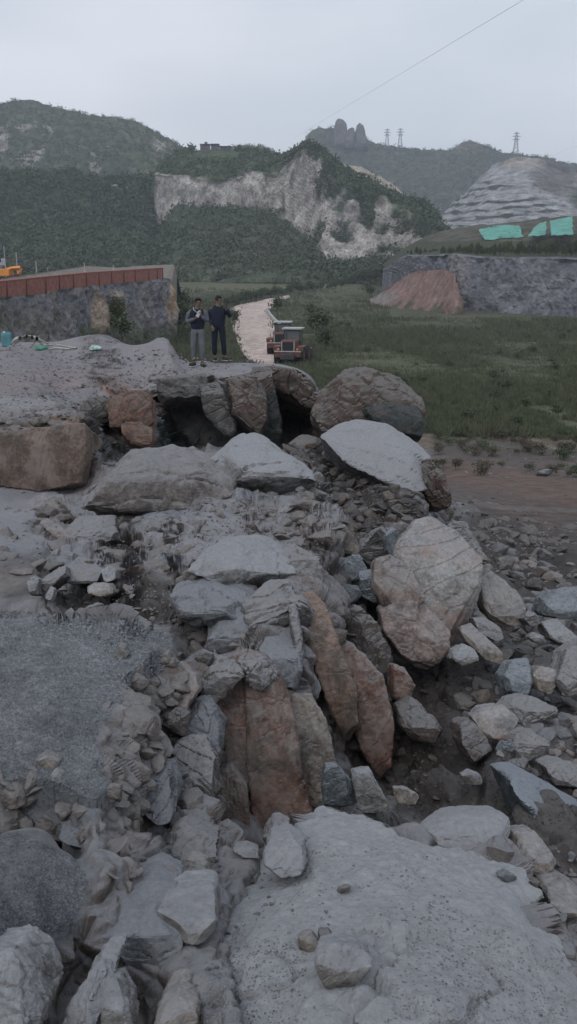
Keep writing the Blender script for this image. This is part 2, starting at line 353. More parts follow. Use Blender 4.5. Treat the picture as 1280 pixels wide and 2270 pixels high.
NC, NR = 860, 1350
cs = np.concatenate([np.linspace(S0, -.40, 50)[:-1], np.linspace(-.40, .40, NC-98), np.linspace(.40, S1, 50)[1:]])
NC = len(cs)
MF = 2600; lf = np.linspace(math.log(Y0), math.log(Y1), MF); Yf = np.exp(lf)
SS, LL = np.meshgrid(cs, lf)
Hf = Hcoarse(SS, LL)
ang = np.arctan2(Hf, Yf[:, None]); lY = LL
wgt = np.sqrt((np.diff(ang, axis=0))**2 + (0.12*np.diff(lY, axis=0))**2 + (.18*np.diff(Hf, axis=0)/Yf[1:, None])**2)
# smooth weights sideways so that neighbouring columns stay in step
ker = np.hanning(39)[1:-1]; ker /= ker.sum()
wgt = np.apply_along_axis(lambda r: np.convolve(np.pad(r, 18, 'edge'), ker, 'valid'), 1, wgt)
cum = np.vstack([np.zeros((1, NC)), np.cumsum(wgt, 0)]); cum /= cum[-1]
tt = np.linspace(0, 1, NR); T = np.zeros((NR, NC, 3))
for c in range(NC):
    yy = np.interp(tt, cum[:, c], Yf); T[:, c, 1] = yy; T[:, c, 0] = cs[c]*yy; T[:, c, 2] = np.interp(yy, Yf, Hf[:, c])
U, V_ = pix(T)
def blob(u, v, ru, rv, rot=0, soft=.35):
    a = R(rot); du = U-u; dv = V_-v; x = (du*math.cos(a)+dv*math.sin(a))/ru; y = (-du*math.sin(a)+dv*math.cos(a))/rv
    d = np.sqrt(x*x+y*y) + .22*NZ1; return 1-sst(1-soft, 1+soft, d)
NZ1 = fbm(T*1.7/np.maximum(T[..., 1:2]/6, .5), 4, 3)
def poly(pts, soft=14):
    """soft inside test of a polygon in photo pixels"""
    x, y = U+NZ1*14, V_+NZ1*14; ins = np.zeros(U.shape, bool); dmin = np.full(U.shape, 1e9); n = len(pts)
    for i in range(n):
        x1, y1 = pts[i]; x2, y2 = pts[(i+1) % n]
        if y1 != y2:
            c = ((y1 > y) != (y2 > y)) & (x < (x2-x1)*(y-y1)/(y2-y1)+x1); ins ^= c
        t = np.clip(((x-x1)*(x2-x1)+(y-y1)*(y2-y1))/((x2-x1)**2+(y2-y1)**2), 0, 1)
        dmin = np.minimum(dmin, np.hypot(x-x1-t*(x2-x1), y-y1-t*(y2-y1)))
    return sst(-soft, soft, np.where(ins, dmin, -dmin))
Yt = T[..., 1]
VIS = (V_ <= np.minimum.accumulate(V_, axis=0)+1.5).astype(float)
for _ in range(3): VIS[1:-1] = np.minimum(VIS[1:-1], (VIS[:-2]+VIS[1:-1]+VIS[2:])/3)
mG = VIS*poly([(-400,1330),(150,1350),(380,1390),(400,1450),(330,1520),(250,1560),(215,1640),(230,1720),(250,1790),(170,1860),(220,1940),(180,2080),(60,2130),(-400,2200)], 16)
mSlab = VIS*poly([(700,1775),(840,1790),(960,1860),(1120,1885),(1230,2080),(1400,2200),(1400,2400),(560,2400),(500,2080),(560,1900)], 22)
mFine = np.clip(mG+mSlab, 0, 1)
mRub = np.clip(poly([(860,1440),(1060,1120),(1400,1120),(1400,2000),(1150,1900),(900,1800)], 30) + blob(240,960,90,60) + blob(700,1020,110,60,0) + blob(800,1110,120,60) + blob(300,1330,170,50) + blob(790,1250,60,120), 0, 1)
mPlat = poly([(-400,750),(420,750),(580,790),(560,815),(430,825),(330,850),(180,915),(0,935),(-400,930)], 14)*(Yt > 9)
mRoad = poly([(960,1000),(1400,1000),(1400,1200),(1200,1170),(980,1090)], 20)*(Yt > 12)
# hollows: pull a round patch of the surface back or down
def push(c, r, vec, p=1.0):
    global T
    d = np.linalg.norm((T-np.array(c))/np.array(r), axis=-1); w = np.clip(1-d, 0, 1); w = sst(0, .75, w)
    T = T + w[..., None]*np.array(vec)
def hollow(u, v, Y, ru, rv, vec, ry=1.2):
    c = at(u, v, Y); k = Y/FPX; push(c, (ru*k, ry, rv*k), vec)
for a_ in ((392,955,18.0,105,92,(.1,4.2,-.15),2.2),(505,985,18.1,100,60,(.2,3.4,-.1),2.2),(640,915,20.4,75,98,(0,4.0,-.2),2.4),(275,1106,11.4,105,36,(-.1,1.3,-.1),1.2),(165,1040,12.2,28,40,(.1,.9,-.2),1.0),
 (420,1405,5.3,75,62,(0,.55,-.14),.7),(520,1420,5.2,60,45,(0,.3,-.16),.5),(100,1815,2.75,95,36,(0,.34,-.24),.4),(310,1570,3.7,55,40,(0,.22,-.16),.35),
 (60,1310,6.3,75,40,(0,.4,-.35),.8),(590,1290,6.1,55,28,(0,.4,-.12),.6),(520,1040,11.5,45,30,(0,.5,-.2),.8),(560,1065,10.9,40,26,(0,.4,-.15),.8),(150,2150,1.75,110,130,(0,.12,-.55),.6),(320,1690,3.2,26,130,(.02,.08,-.6),.5),(310,1850,3.0,30,90,(.0,.08,-.5),.4),(310,2230,1.55,70,60,(0,.1,-.5),.5)):
    hollow(*a_)
def planefit(pts, mask, wv=1.0):
    mask = mask*VIS
    P_ = np.array([onz(*p) for p in pts]); f = lambda x, y: np.stack([1+0*x, x, y, x*x, x*y, y*y], -1)
    c_, *_ = np.linalg.lstsq(f(P_[:, 0], P_[:, 1]), P_[:, 2], rcond=None)
    fit = f(T[..., 0], T[..., 1]) @ c_; mask = mask*sst(.34, .16, np.abs(fit-T[..., 2]))
    T[..., 2] = T[..., 2]*(1-mask*wv) + fit*mask*wv
planefit([p for p in HP if p[1] > 1780 and p[0] > 480 and -2.2 <= p[2] <= -1.6 and not (p[1] < 1895 and p[0] < 600)]+[(700,1795,-2.2),(780,1785,-2.21)], mSlab)
planefit([p for p in HP if 1330 < p[1] < 1800 and p[0] < 390 and -1.8 < p[2] < -1.59], mG*(V_ < 1790))
lip = sst(370, 415, U)*sst(720, 640, U)*(Yt > 16.5)*(Yt < 26); zc = -2.13-(Yt-18)*.02
T[..., 2] = np.where(lip > 0, T[..., 2]-np.maximum(T[..., 2]-zc, 0)*lip, T[..., 2])
T[..., 2] -= .16*mSlab*sst(.2, .8, mSlab)
# displacement along the normals, several sizes of broken facets
nrm = gnormals(T); nrm *= np.sign(nrm[..., 2:3]+1e-9)
zz = np.maximum(Yt/5, .6)
Tw = T + np.stack([fbm(T*1.3, 3, 5), fbm(T*1.3, 3, 6), fbm(T*1.3, 3, 7)], -1)*.25
fa = blocks(Tw*.9, 1, .35, .1); fb_ = blocks(Tw*2.3, 11, .3, .15); fc = blocks(Tw*5.5, 21, .25, .2); fd = blocks(T*13, 31, .3, .15)
rough = 1 - .93*mSlab - .9*mG - .75*mPlat - .82*mRoad
rough = np.clip(rough, .04, 1)
smoothm = np.clip(blob(340,1040,150,40) + blob(520,1230,110,45,-8) + blob(600,1010,110,60,20) + blob(120,1060,90,60) + blob(300,1140,130,30), 0, 1)
rough *= 1-.72*smoothm
rough *= 1-.55*(V_ < 835)*(Yt > 15)
near = sst(1.0, 4.0, Yt)
dsp = rough*(fa*.26*sst(3, 9, Yt) + fb_*.15*(.35+.65*near) + fc*.065*sst(13,6,Yt) + fd*.022*sst(7,3,Yt))
dsp += rough*fbm(T*2.0, 3, 9)*.12*(.4+.6*near)
rub = mRub*(1-mSlab)
dsp += rub*(blocks(T*4.0, 51, .3, .2)*.09*(.5+.5*near) + blocks(T*11, 61, .3, .2)*.03*sst(7,3.5,Yt))
dsp += (1-mG)*fbm(T*6, 3, 33)*.03*sst(8,3,Yt) + mSlab*(fbm(T*1.3, 2, 41)*.04+np.maximum(fbm(T*6, 4, 42, .65), 0)*.02+fbm(T*30, 3, 45, .7)*.008 - sst(.04, 0, np.abs(fbm(T*1.9, 4, 46)))*.010)
dsp += (1-mG)*(1-.6*mSlab)*(fbm(T*12, 3, 43, .6)*.020*sst(5.5, 2.5, Yt)+fbm(T*2.2, 3, 44, .55)*.13*(1-mPlat)*(1-mRoad)*sst(1.5, 4, Yt)*(1-.9*mSlab))
dsp += mPlat*(fbm(T*.8, 4, 70)*.16+fbm(T*2.4, 2, 71)*.06)
pb = blocks(T*55, 81, .3, .3)
rat0 = np.linalg.norm(np.gradient(T, axis=0), axis=-1)/(np.linalg.norm(np.gradient(T, axis=1), axis=-1)+1e-6)
dsp += mG*(pb*.005*sst(3, 1.5, rat0) + fbm(T*1.6, 3, 90)*.035) * sst(8, 4, Yt)
slp = mSlab*np.clip(poly([(1050,2000),(1400,2150),(1400,2400),(800,2400),(900,2150)],40)+poly([(480,2050),(640,2090),(700,2200),(900,2290),(900,2400),(300,2400),(360,2200)],35), 0, 1)
dsp += slp*(pb*.011)
# where the rows lie far apart (steep faces turned away) only broad displacement is kept
ds = np.linalg.norm(np.gradient(T, axis=0), axis=-1); dc = np.linalg.norm(np.gradient(T, axis=1), axis=-1); ratio = ds/(dc+1e-6)
def blurx(A_, sg):
    r = int(sg*2.5); k = np.exp(-np.arange(-r, r+1)**2/(2.*sg*sg)); k /= k.sum(); pad = np.pad(A_, ((0, 0), (r, r)), 'edge'); o = np.zeros_like(A_)
    for i, w in enumerate(k): o += w*pad[:, i:i+A_.shape[1]]
    return o
dsp = np.where((Yt > 15) & (V_ < 860), np.minimum(dsp, .02+.08*dsp), dsp)
w3 = blurx(sst(1.6, 3., ratio), 2); w10 = blurx(sst(4, 8, ratio), 4)
dsp = dsp*(1-w3)+blurx(dsp, 3.5)*w3; dsp = dsp*(1-w10)+blurx(dsp, 11)*w10
Hn = T + nrm*dsp[..., None]
wl = blurx(sst(1.4, 2.7, ratio), 3)[1:-1, 1:-1, None]*.9
for _ in range(36): Hn[1:-1, 1:-1] += wl*((Hn[:-2, 1:-1]+Hn[2:, 1:-1]+Hn[1:-1, :-2]+Hn[1:-1, 2:])*.25-Hn[1:-1, 1:-1])
# base colours of the ground; some hollows have shade painted in
def c3(*a): return np.array(a, float)
base = np.ones(T.shape)*c3(.205, .18, .168)
def paint(m, c, k=1.0):
    global base
    m = np.clip(m*k, 0, 1)[..., None]; base = base*(1-m)+c3(*c)*m
nz2 = fbm(T*.9, 4, 100); nz3 = fbm(T*3.1, 4, 110)
paint(sst(.05, .4, nz2), (.25, .21, .19), .6); paint(sst(.1, .45, -nz2), (.18, .185, .195), .7)
paint(rub, (.10, .093, .09), .85)
paint(poly([(640,980),(760,960),(960,1080),(1060,1120),(1400,1180),(1400,1330),(1100,1330),(980,1160),(700,1140)], 25), (.085, .075, .07), .85)
paint(poly([(880,1480),(1010,1540),(1120,1700),(1100,1810),(900,1790),(870,1640)], 20), (.08, .07, .065), .9)
paint(mPlat, (.20, .175, .172)); paint(blob(120,845,230,24,-3), (.23, .15, .13), .8); paint(blob(60,895,160,16,0), (.30, .295, .30), .7); paint(mPlat*sst(.1, .4, nz3), (.13, .11, .11), .4)
paint(mRoad, (.165, .135, .125)); paint(mRoad*sst(0.0, .3, fbm(T*c3(.25, .9, .5), 4, 130)), (.22, .195, .18), .7); paint(mRoad*blob(1200,1080,300,28,10), (.20, .135, .11), .6)
paint(poly([(950,930),(1400,950),(1400,1020),(960,1010)], 12)*(Yt > 25), (.10, .085, .07), .8)
# bared cliff faces under the plateau
red = (.30, .19, .14)
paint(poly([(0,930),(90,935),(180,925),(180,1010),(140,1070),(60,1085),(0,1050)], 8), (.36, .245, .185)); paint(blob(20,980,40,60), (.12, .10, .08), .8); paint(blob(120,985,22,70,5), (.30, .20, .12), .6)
paint(poly([(230,860),(335,850),(340,990),(290,990),(235,930)], 8), (.26, .15, .11)); paint(blob(285,900,40,30), (.34, .22, .17), .7)
paint(poly([(340,870),(600,830),(710,900),(600,1000),(340,1000)], 12), (.135, .12, .115)); paint(poly([(340,870),(445,865),(460,930),(560,930),(580,1000),(340,1000)], 8), (.045, .052, .05))  # near-black patch: the cave's shadow painted into the cliff colour
paint(poly([(560,800),(700,810),(720,960),(600,970)], 12)*(Yt > 15), (.10, .06, .05))
paint(blob(120,1090,100,40,-20), (.26, .20, .185), .9)
paint(blob(330,1060,140,45,-5), (.25, .225, .21), .8); paint(blob(270,1110,90,25,-15), (.14, .135, .115), .7)  # second blob paints the shadow under the mound
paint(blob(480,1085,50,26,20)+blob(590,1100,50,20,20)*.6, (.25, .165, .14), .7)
for q in ((310,1240,110,20,-3),(380,1140,70,14,-3),(540,1100,110,16,0)): paint(blob(*q), (.19, .21, .24), .8)
paint(blob(390,1270,110,13,-3), (.29, .19, .15), .8)
paint(blob(600,1290,40,26,20)+blob(640,1330,60,40,40), (.24, .16, .125), .7)
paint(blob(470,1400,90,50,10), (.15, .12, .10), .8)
paint(mG, (.185, .195, .21)); paint(mG*sst(.0, .4, fbm(T*3, 3, 140)), (.22, .228, .24), .35); paint(mG*blob(20,1600,110,150), (.20, .18, .165), .7); paint(mG*blob(60,1920,120,70), (.215, .215, .215), .5)
paint(poly([(250,1550),(345,1500),(420,1480),(430,1560),(330,1640),(310,1900),(270,1960),(230,1940),(250,1800),(215,1640)], 10), (.27, .235, .215)); paint(blob(400,1530,35,50,20), (.32, .23, .18), .8)
paint(blob(280,1880,22,100,6), (.33, .25, .20), .9)
paint(mSlab, (.37, .385, .405)); paint(slp, (.27, .285, .30), .6); paint(mSlab*sst(.15, .45, fbm(T*1.1, 4, 150)), (.34, .335, .335), .4); paint(mSlab*sst(.28, .45, fbm(T*7, 4, 151)), (.25, .25, .255), .6)
paint(poly([(-400,1290),(150,1305),(300,1325),(400,1370),(380,1392),(290,1362),(150,1347),(-400,1334)], 8), (.085, .077, .072), .9)  # pit behind the gravel edge painted dark, shade put into the colour
peb = _h(np.floor(T[..., 0]*55+50), np.floor(T[..., 1]*55), np.floor(T[..., 2]*55+500))
base = base*(1-.27*(1-mSlab)*(1-mG)*(1-mPlat))[..., None]
base *= (1 + (.15*mG+.2*rub+.4*slp)[..., None]*(peb[..., None]-.5)*.5)
dustw = np.clip(.95 - .9*mG - .9*mSlab - .75*rub - .3*mPlat - .7*mRoad + blob(520,1225,90,35,-8) + blob(600,1010,110,60,25), 0, 1)
for q in ((1100,1200,150,70),(1230,1260,120,60),(470,950,200,60),(650,1000,110,50),(850,1050,130,60),(900,1640,120,160),(60,1280,80,60)): dustw *= 1-.7*np.clip(blob(*q), 0, 1)
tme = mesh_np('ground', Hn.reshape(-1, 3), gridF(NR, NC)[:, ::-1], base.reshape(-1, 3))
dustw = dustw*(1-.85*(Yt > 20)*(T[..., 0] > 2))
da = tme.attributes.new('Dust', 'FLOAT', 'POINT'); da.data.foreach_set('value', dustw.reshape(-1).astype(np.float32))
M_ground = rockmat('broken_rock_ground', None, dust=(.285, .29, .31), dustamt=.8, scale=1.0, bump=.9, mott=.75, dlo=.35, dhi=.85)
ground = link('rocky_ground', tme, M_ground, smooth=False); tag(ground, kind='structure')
# a light proxy for finding the surface under a pixel
st = 3; HP_ = Hn[::st, ::st]; fq = gridF(*HP_.shape[:2])
bvh = BVHTree.FromPolygons([tuple(p) for p in HP_.reshape(-1, 3)], [tuple(f) for f in fq])
def hit(u, v, default=8):
    d = Vector(ray(u, v)).normalized(); r = bvh.ray_cast(Vector((0, 0, 0)), d)
    return r[0] if r[0] is not None else Vector(at(u, v, default))
def under(x, y, z=5):
    r = bvh.ray_cast(Vector((x, y, z)), Vector((0, 0, -1)))
    return r[0].z if r[0] is not None else -8.
# ================================================================== ROCKS, each one its own object
RM = {}
def rm(k, base, **kw):
    kw.setdefault('earth', .7); kw.setdefault('mott', 1.25); kw.setdefault('bump', .75)
    RM[k] = rockmat('rock_'+k, base, scale=kw.pop('scale', 2.2), **kw)
rm('grey', (.135,.13,.131), dust=(.245,.244,.252), dustamt=.85, dlo=.3, dhi=.8)
rm('dusty', (.19,.187,.19), dust=(.275,.28,.295), dustamt=.9, dlo=.05, dhi=.6)
rm('pale', (.235,.235,.235), dustamt=.6, stain=(.22,.21,.195), dlo=.4, dhi=.9)
rm('blue', (.135,.155,.17), earth=.4, dustamt=.5, dlo=.5, dhi=1)
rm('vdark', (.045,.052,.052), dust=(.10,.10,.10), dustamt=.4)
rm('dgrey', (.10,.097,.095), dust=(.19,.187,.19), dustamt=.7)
rm('dred', (.155,.095,.075), dust=(.19,.175,.17), dustamt=.5, stain=(.17,.125,.105))
rm('dark', (.085,.10,.11), earth=.1, dust=(.24,.26,.29), dustamt=.9, dlo=.35, dhi=.7)
rm('tan', (.25,.225,.20), dustamt=.5, stain=(.22,.20,.175))
rm('pink', (.235,.19,.172), dustamt=.4, stain=(.22,.205,.195))
rm('white', (.265,.255,.245), dustamt=.4, stain=(.255,.20,.178))
rm('red', (.20,.128,.105), dust=(.23,.225,.225), dustamt=.7, stain=(.215,.18,.16), dlo=.35, dhi=.8)
rm('orange', (.215,.155,.125), dust=(.23,.22,.215), dustamt=.5, stain=(.175,.13,.11))
rm('brown', (.095,.07,.06), dust=(.17,.162,.158), dustamt=.75, stain=(.09,.08,.07), dlo=.3, dhi=.8)
rm('soil', (.11,.098,.09), dustamt=.4, stain=(.11,.095,.085))
rm('gravelly', (.14,.145,.155), earth=.5, dust=(.22,.23,.25), dustamt=.8, dlo=.2, dhi=.7, scale=4, bump=.9)
def rockmesh(P, vox, amp, fine, seed, sm=2, elong=None, cuts=18):
    """hull of points -> even mesh -> broken, chipped surface"""
    bm = bmesh.new()
    for p in P: bm.verts.new(p)
    bmesh.ops.convex_hull(bm, input=bm.verts[:])
    lo = [v for v in bm.verts if not v.link_faces]
    if lo: bmesh.ops.delete(bm, geom=lo, context='VERTS')
    me = bpy.data.meshes.new('t'); bm.to_mesh(me); bm.free()
    o = bpy.data.objects.new('t', me); COL.objects.link(o)
    m = o.modifiers.new('r', 'REMESH'); m.mode = 'VOXEL'; m.voxel_size = vox; m.use_smooth_shade = False
    s = o.modifiers.new('s', 'SMOOTH'); s.iterations = sm; s.factor = .6
    m2 = evalcopy(o); bpy.data.objects.remove(o); bpy.data.meshes.remove(me)
    V = np.zeros(len(m2.vertices)*3, np.float32); m2.vertices.foreach_get('co', V); V = V.reshape(-1, 3)
    Nn = np.zeros(len(m2.vertices)*3, np.float32)
    m2.vertices.foreach_get('normal', Nn); Nn = Nn.reshape(-1, 3)
    size = float(np.ptp(V, 0).max()); S = V/size; sd_ = seed*13.7
    if elong is not None: S = S*np.array(elong)
    W = S + np.stack([fbm(S*3+sd_, 3, 5), fbm(S*3+sd_, 3, 6), fbm(S*3+sd_, 3, 7)], -1)*.12
    rg = np.random.default_rng(seed+5); V2 = V.astype(float)
    for _ in range(int(cuts+rg.integers(0, 4))):       # broken faces: cut by planes at random tilts
        n = rg.normal(size=3); n /= np.linalg.norm(n); t = V2 @ n; h = t.max(); l = t.min(); cut = h-(h-l)*rg.uniform(.01, .055+.7*amp)
        over = np.clip(t-cut, 0, None); V2 -= over[:, None]*n*.97
    # thin shells split off: small steps following a few parallel planes
    n = rg.normal(size=3); n /= np.linalg.norm(n); t = (V2 @ n)/size*9+fbm(S*2.2+sd_, 3, 8)*1.3; stp = (t-np.floor(t)); st_ = sst(0, .12, stp)
    d = (st_-.5)*amp*.16 + fbm(S*3.2+sd_, 3, 5, .5)*amp*.38 + blocks(W*5+sd_, 13, .12, .05)*amp*.28 - sst(.035, .0, np.abs(fbm(W*2.1+sd_, 3, 31)))*amp*.12 + fbm(S*14+sd_, 3, 9, .6)*fine*.9
    V2 = V2 + Nn*(d*size)[:, None]
    m2.vertices.foreach_set('co', V2.astype(np.float32).ravel()); m2.update()
    return m2
def rock(name, label, mat, Y0, thick, pts, amp=.07, fine=.016, lean=.35, sm=1, res=78, grow=1.06, shrink=.86, drop=.4, group=None, cat='rock', elong=None, cuts=16, bulge=.05):
    pts = [tuple(p) for p in pts]
    vb = max(p[1] for p in pts)
    if Y0 is None or Y0 < 0:
        ub = [p[0] for p in pts if p[1] == vb][0]
        Y0 = hit(ub, vb-2).y if Y0 is None else float(np.percentile([hit(p[0], p[1]+6).y-p[2] for p in pts], 12)) + Y0*.3
    k = Y0/FPX
    P = [at(p[0], p[1], Y0 + (p[2] if len(p) > 2 else lean*(vb-p[1])*k)) for p in pts]
    P = np.array(P); c = P.mean(0); P = c+(P-c)*grow
    B = c + (P-c)*shrink + np.array([0, thick, -thick*drop])
    size = float(np.ptp(P[:, [0, 2]], 0).max()); dr = np.array([0, -.5, .8])*size*bulge
    A_ = np.concatenate([P, B, (c+dr)[None], c+(P-c)*.6+dr*.72])
    org = np.array([A_[:, 0].mean(), A_[:, 1].mean(), A_[:, 2].min()])
    me = rockmesh(A_-org, max(float(np.ptp(A_, 0).max())/res, .004), amp, fine, sum(map(ord, label)) % 97, sm, elong, cuts)
    o = link(name, me, RM[mat]); o.location = org
    return tag(o, label, cat, group, 'thing')
rm('mound', (.19,.173,.162), dust=(.25,.25,.26), dustamt=.8, scale=1.2, dlo=.3, dhi=.9, bump=.9)
# the big dusty slab in front, a boulder in its own right
RM['slab'] = rockmat('dusty_slab', (.31,.315,.325), dust=(.345,.355,.372), dustamt=.75, scale=2.0, mott=.6, earth=.35, bump=1.0, dlo=-.1, dhi=.6)
so = [(470,2010,-1.99),(520,1950,-2.0),(585,1905,-2.05),(625,1862,-2.10),(680,1808,-2.18),(712,1782,-2.2),(760,1779,-2.215),(850,1797,-2.19),(930,1832,-2.14),(1000,1868,-2.11),(1122,1884,-2.11),(1165,1940,-2.06),(1222,2040,-1.99),(1262,2140,-1.93),(1330,2260,-1.88),(1400,2400,-1.84),(900,2480,-1.66),(450,2480,-1.66),(410,2250,-1.80),(440,2120,-1.88)]
Ptop = [onz(*p) for p in so]; Pm = [onz(u, v, h+.055) for u, v, h in ((700,1900,-2.06),(850,1900,-2.04),(1000,1960,-2.0),(1130,2020,-1.98),(650,2050,-1.87),(850,2080,-1.83),(1050,2120,-1.85),(1180,2180,-1.86),(700,2200,-1.71),(950,2240,-1.70),(560,2120,-1.80))]
Ptop = np.array(Ptop); cS = Ptop.mean(0); Pb_ = cS+(Ptop-cS)*np.array([1.02, 1.02, 1])-np.array([0, 0, .5]); As = np.concatenate([Ptop-np.array([0,0,.02]), np.array(Pm), Pb_]); oS = np.array([As[:, 0].mean(), As[:, 1].mean(), As[:, 2].min()])
me = rockmesh(As-oS, .0105, .03, .003, 11, 2, None, 0)
V = np.zeros(len(me.vertices)*3, np.float32); me.vertices.foreach_get('co', V); V = V.reshape(-1, 3).astype(float); NN = np.zeros(len(V)*3, np.float32); me.vertices.foreach_get('normal', NN); NN = NN.reshape(-1, 3)
side = sst(.8, .35, NN[:, 2]); dd = fbm(V*2.1, 3, 801)*.035 + np.maximum(fbm(V*5.5+3, 4, 802, .6)-.02, 0)*.05 + fbm(V*16, 4, 803, .65)*.011 + blocks(V*3.2, 804, .15, .05)*.05*(.15+.85*side) + (blocks(V*9, 805, .2, .1)*.016)*(.25+side) - sst(.03, 0, np.abs(fbm(V*1.6+9, 4, 806)))*.022*(fbm(V*1.1, 2, 807) > 0)
V += NN*dd[:, None]; me.vertices.foreach_set('co', V.astype(np.float32).ravel()); me.update()
o = link('boulder', me, RM['slab']); o.location = oS; tag(o, 'huge pale dusty slab filling the bottom right foreground', 'rock', None, 'thing')
me.calc_loop_triangles(); tv = np.zeros(len(me.loop_triangles)*3, np.int32); me.loop_triangles.foreach_get('vertices', tv); nb = HP_.shape[0]*HP_.shape[1]
allv = np.concatenate([HP_.reshape(-1, 3), V+oS]); bvh = BVHTree.FromPolygons([tuple(p) for p in allv], [tuple(f) for f in fq]+[tuple(t+nb) for t in tv.reshape(-1, 3)])
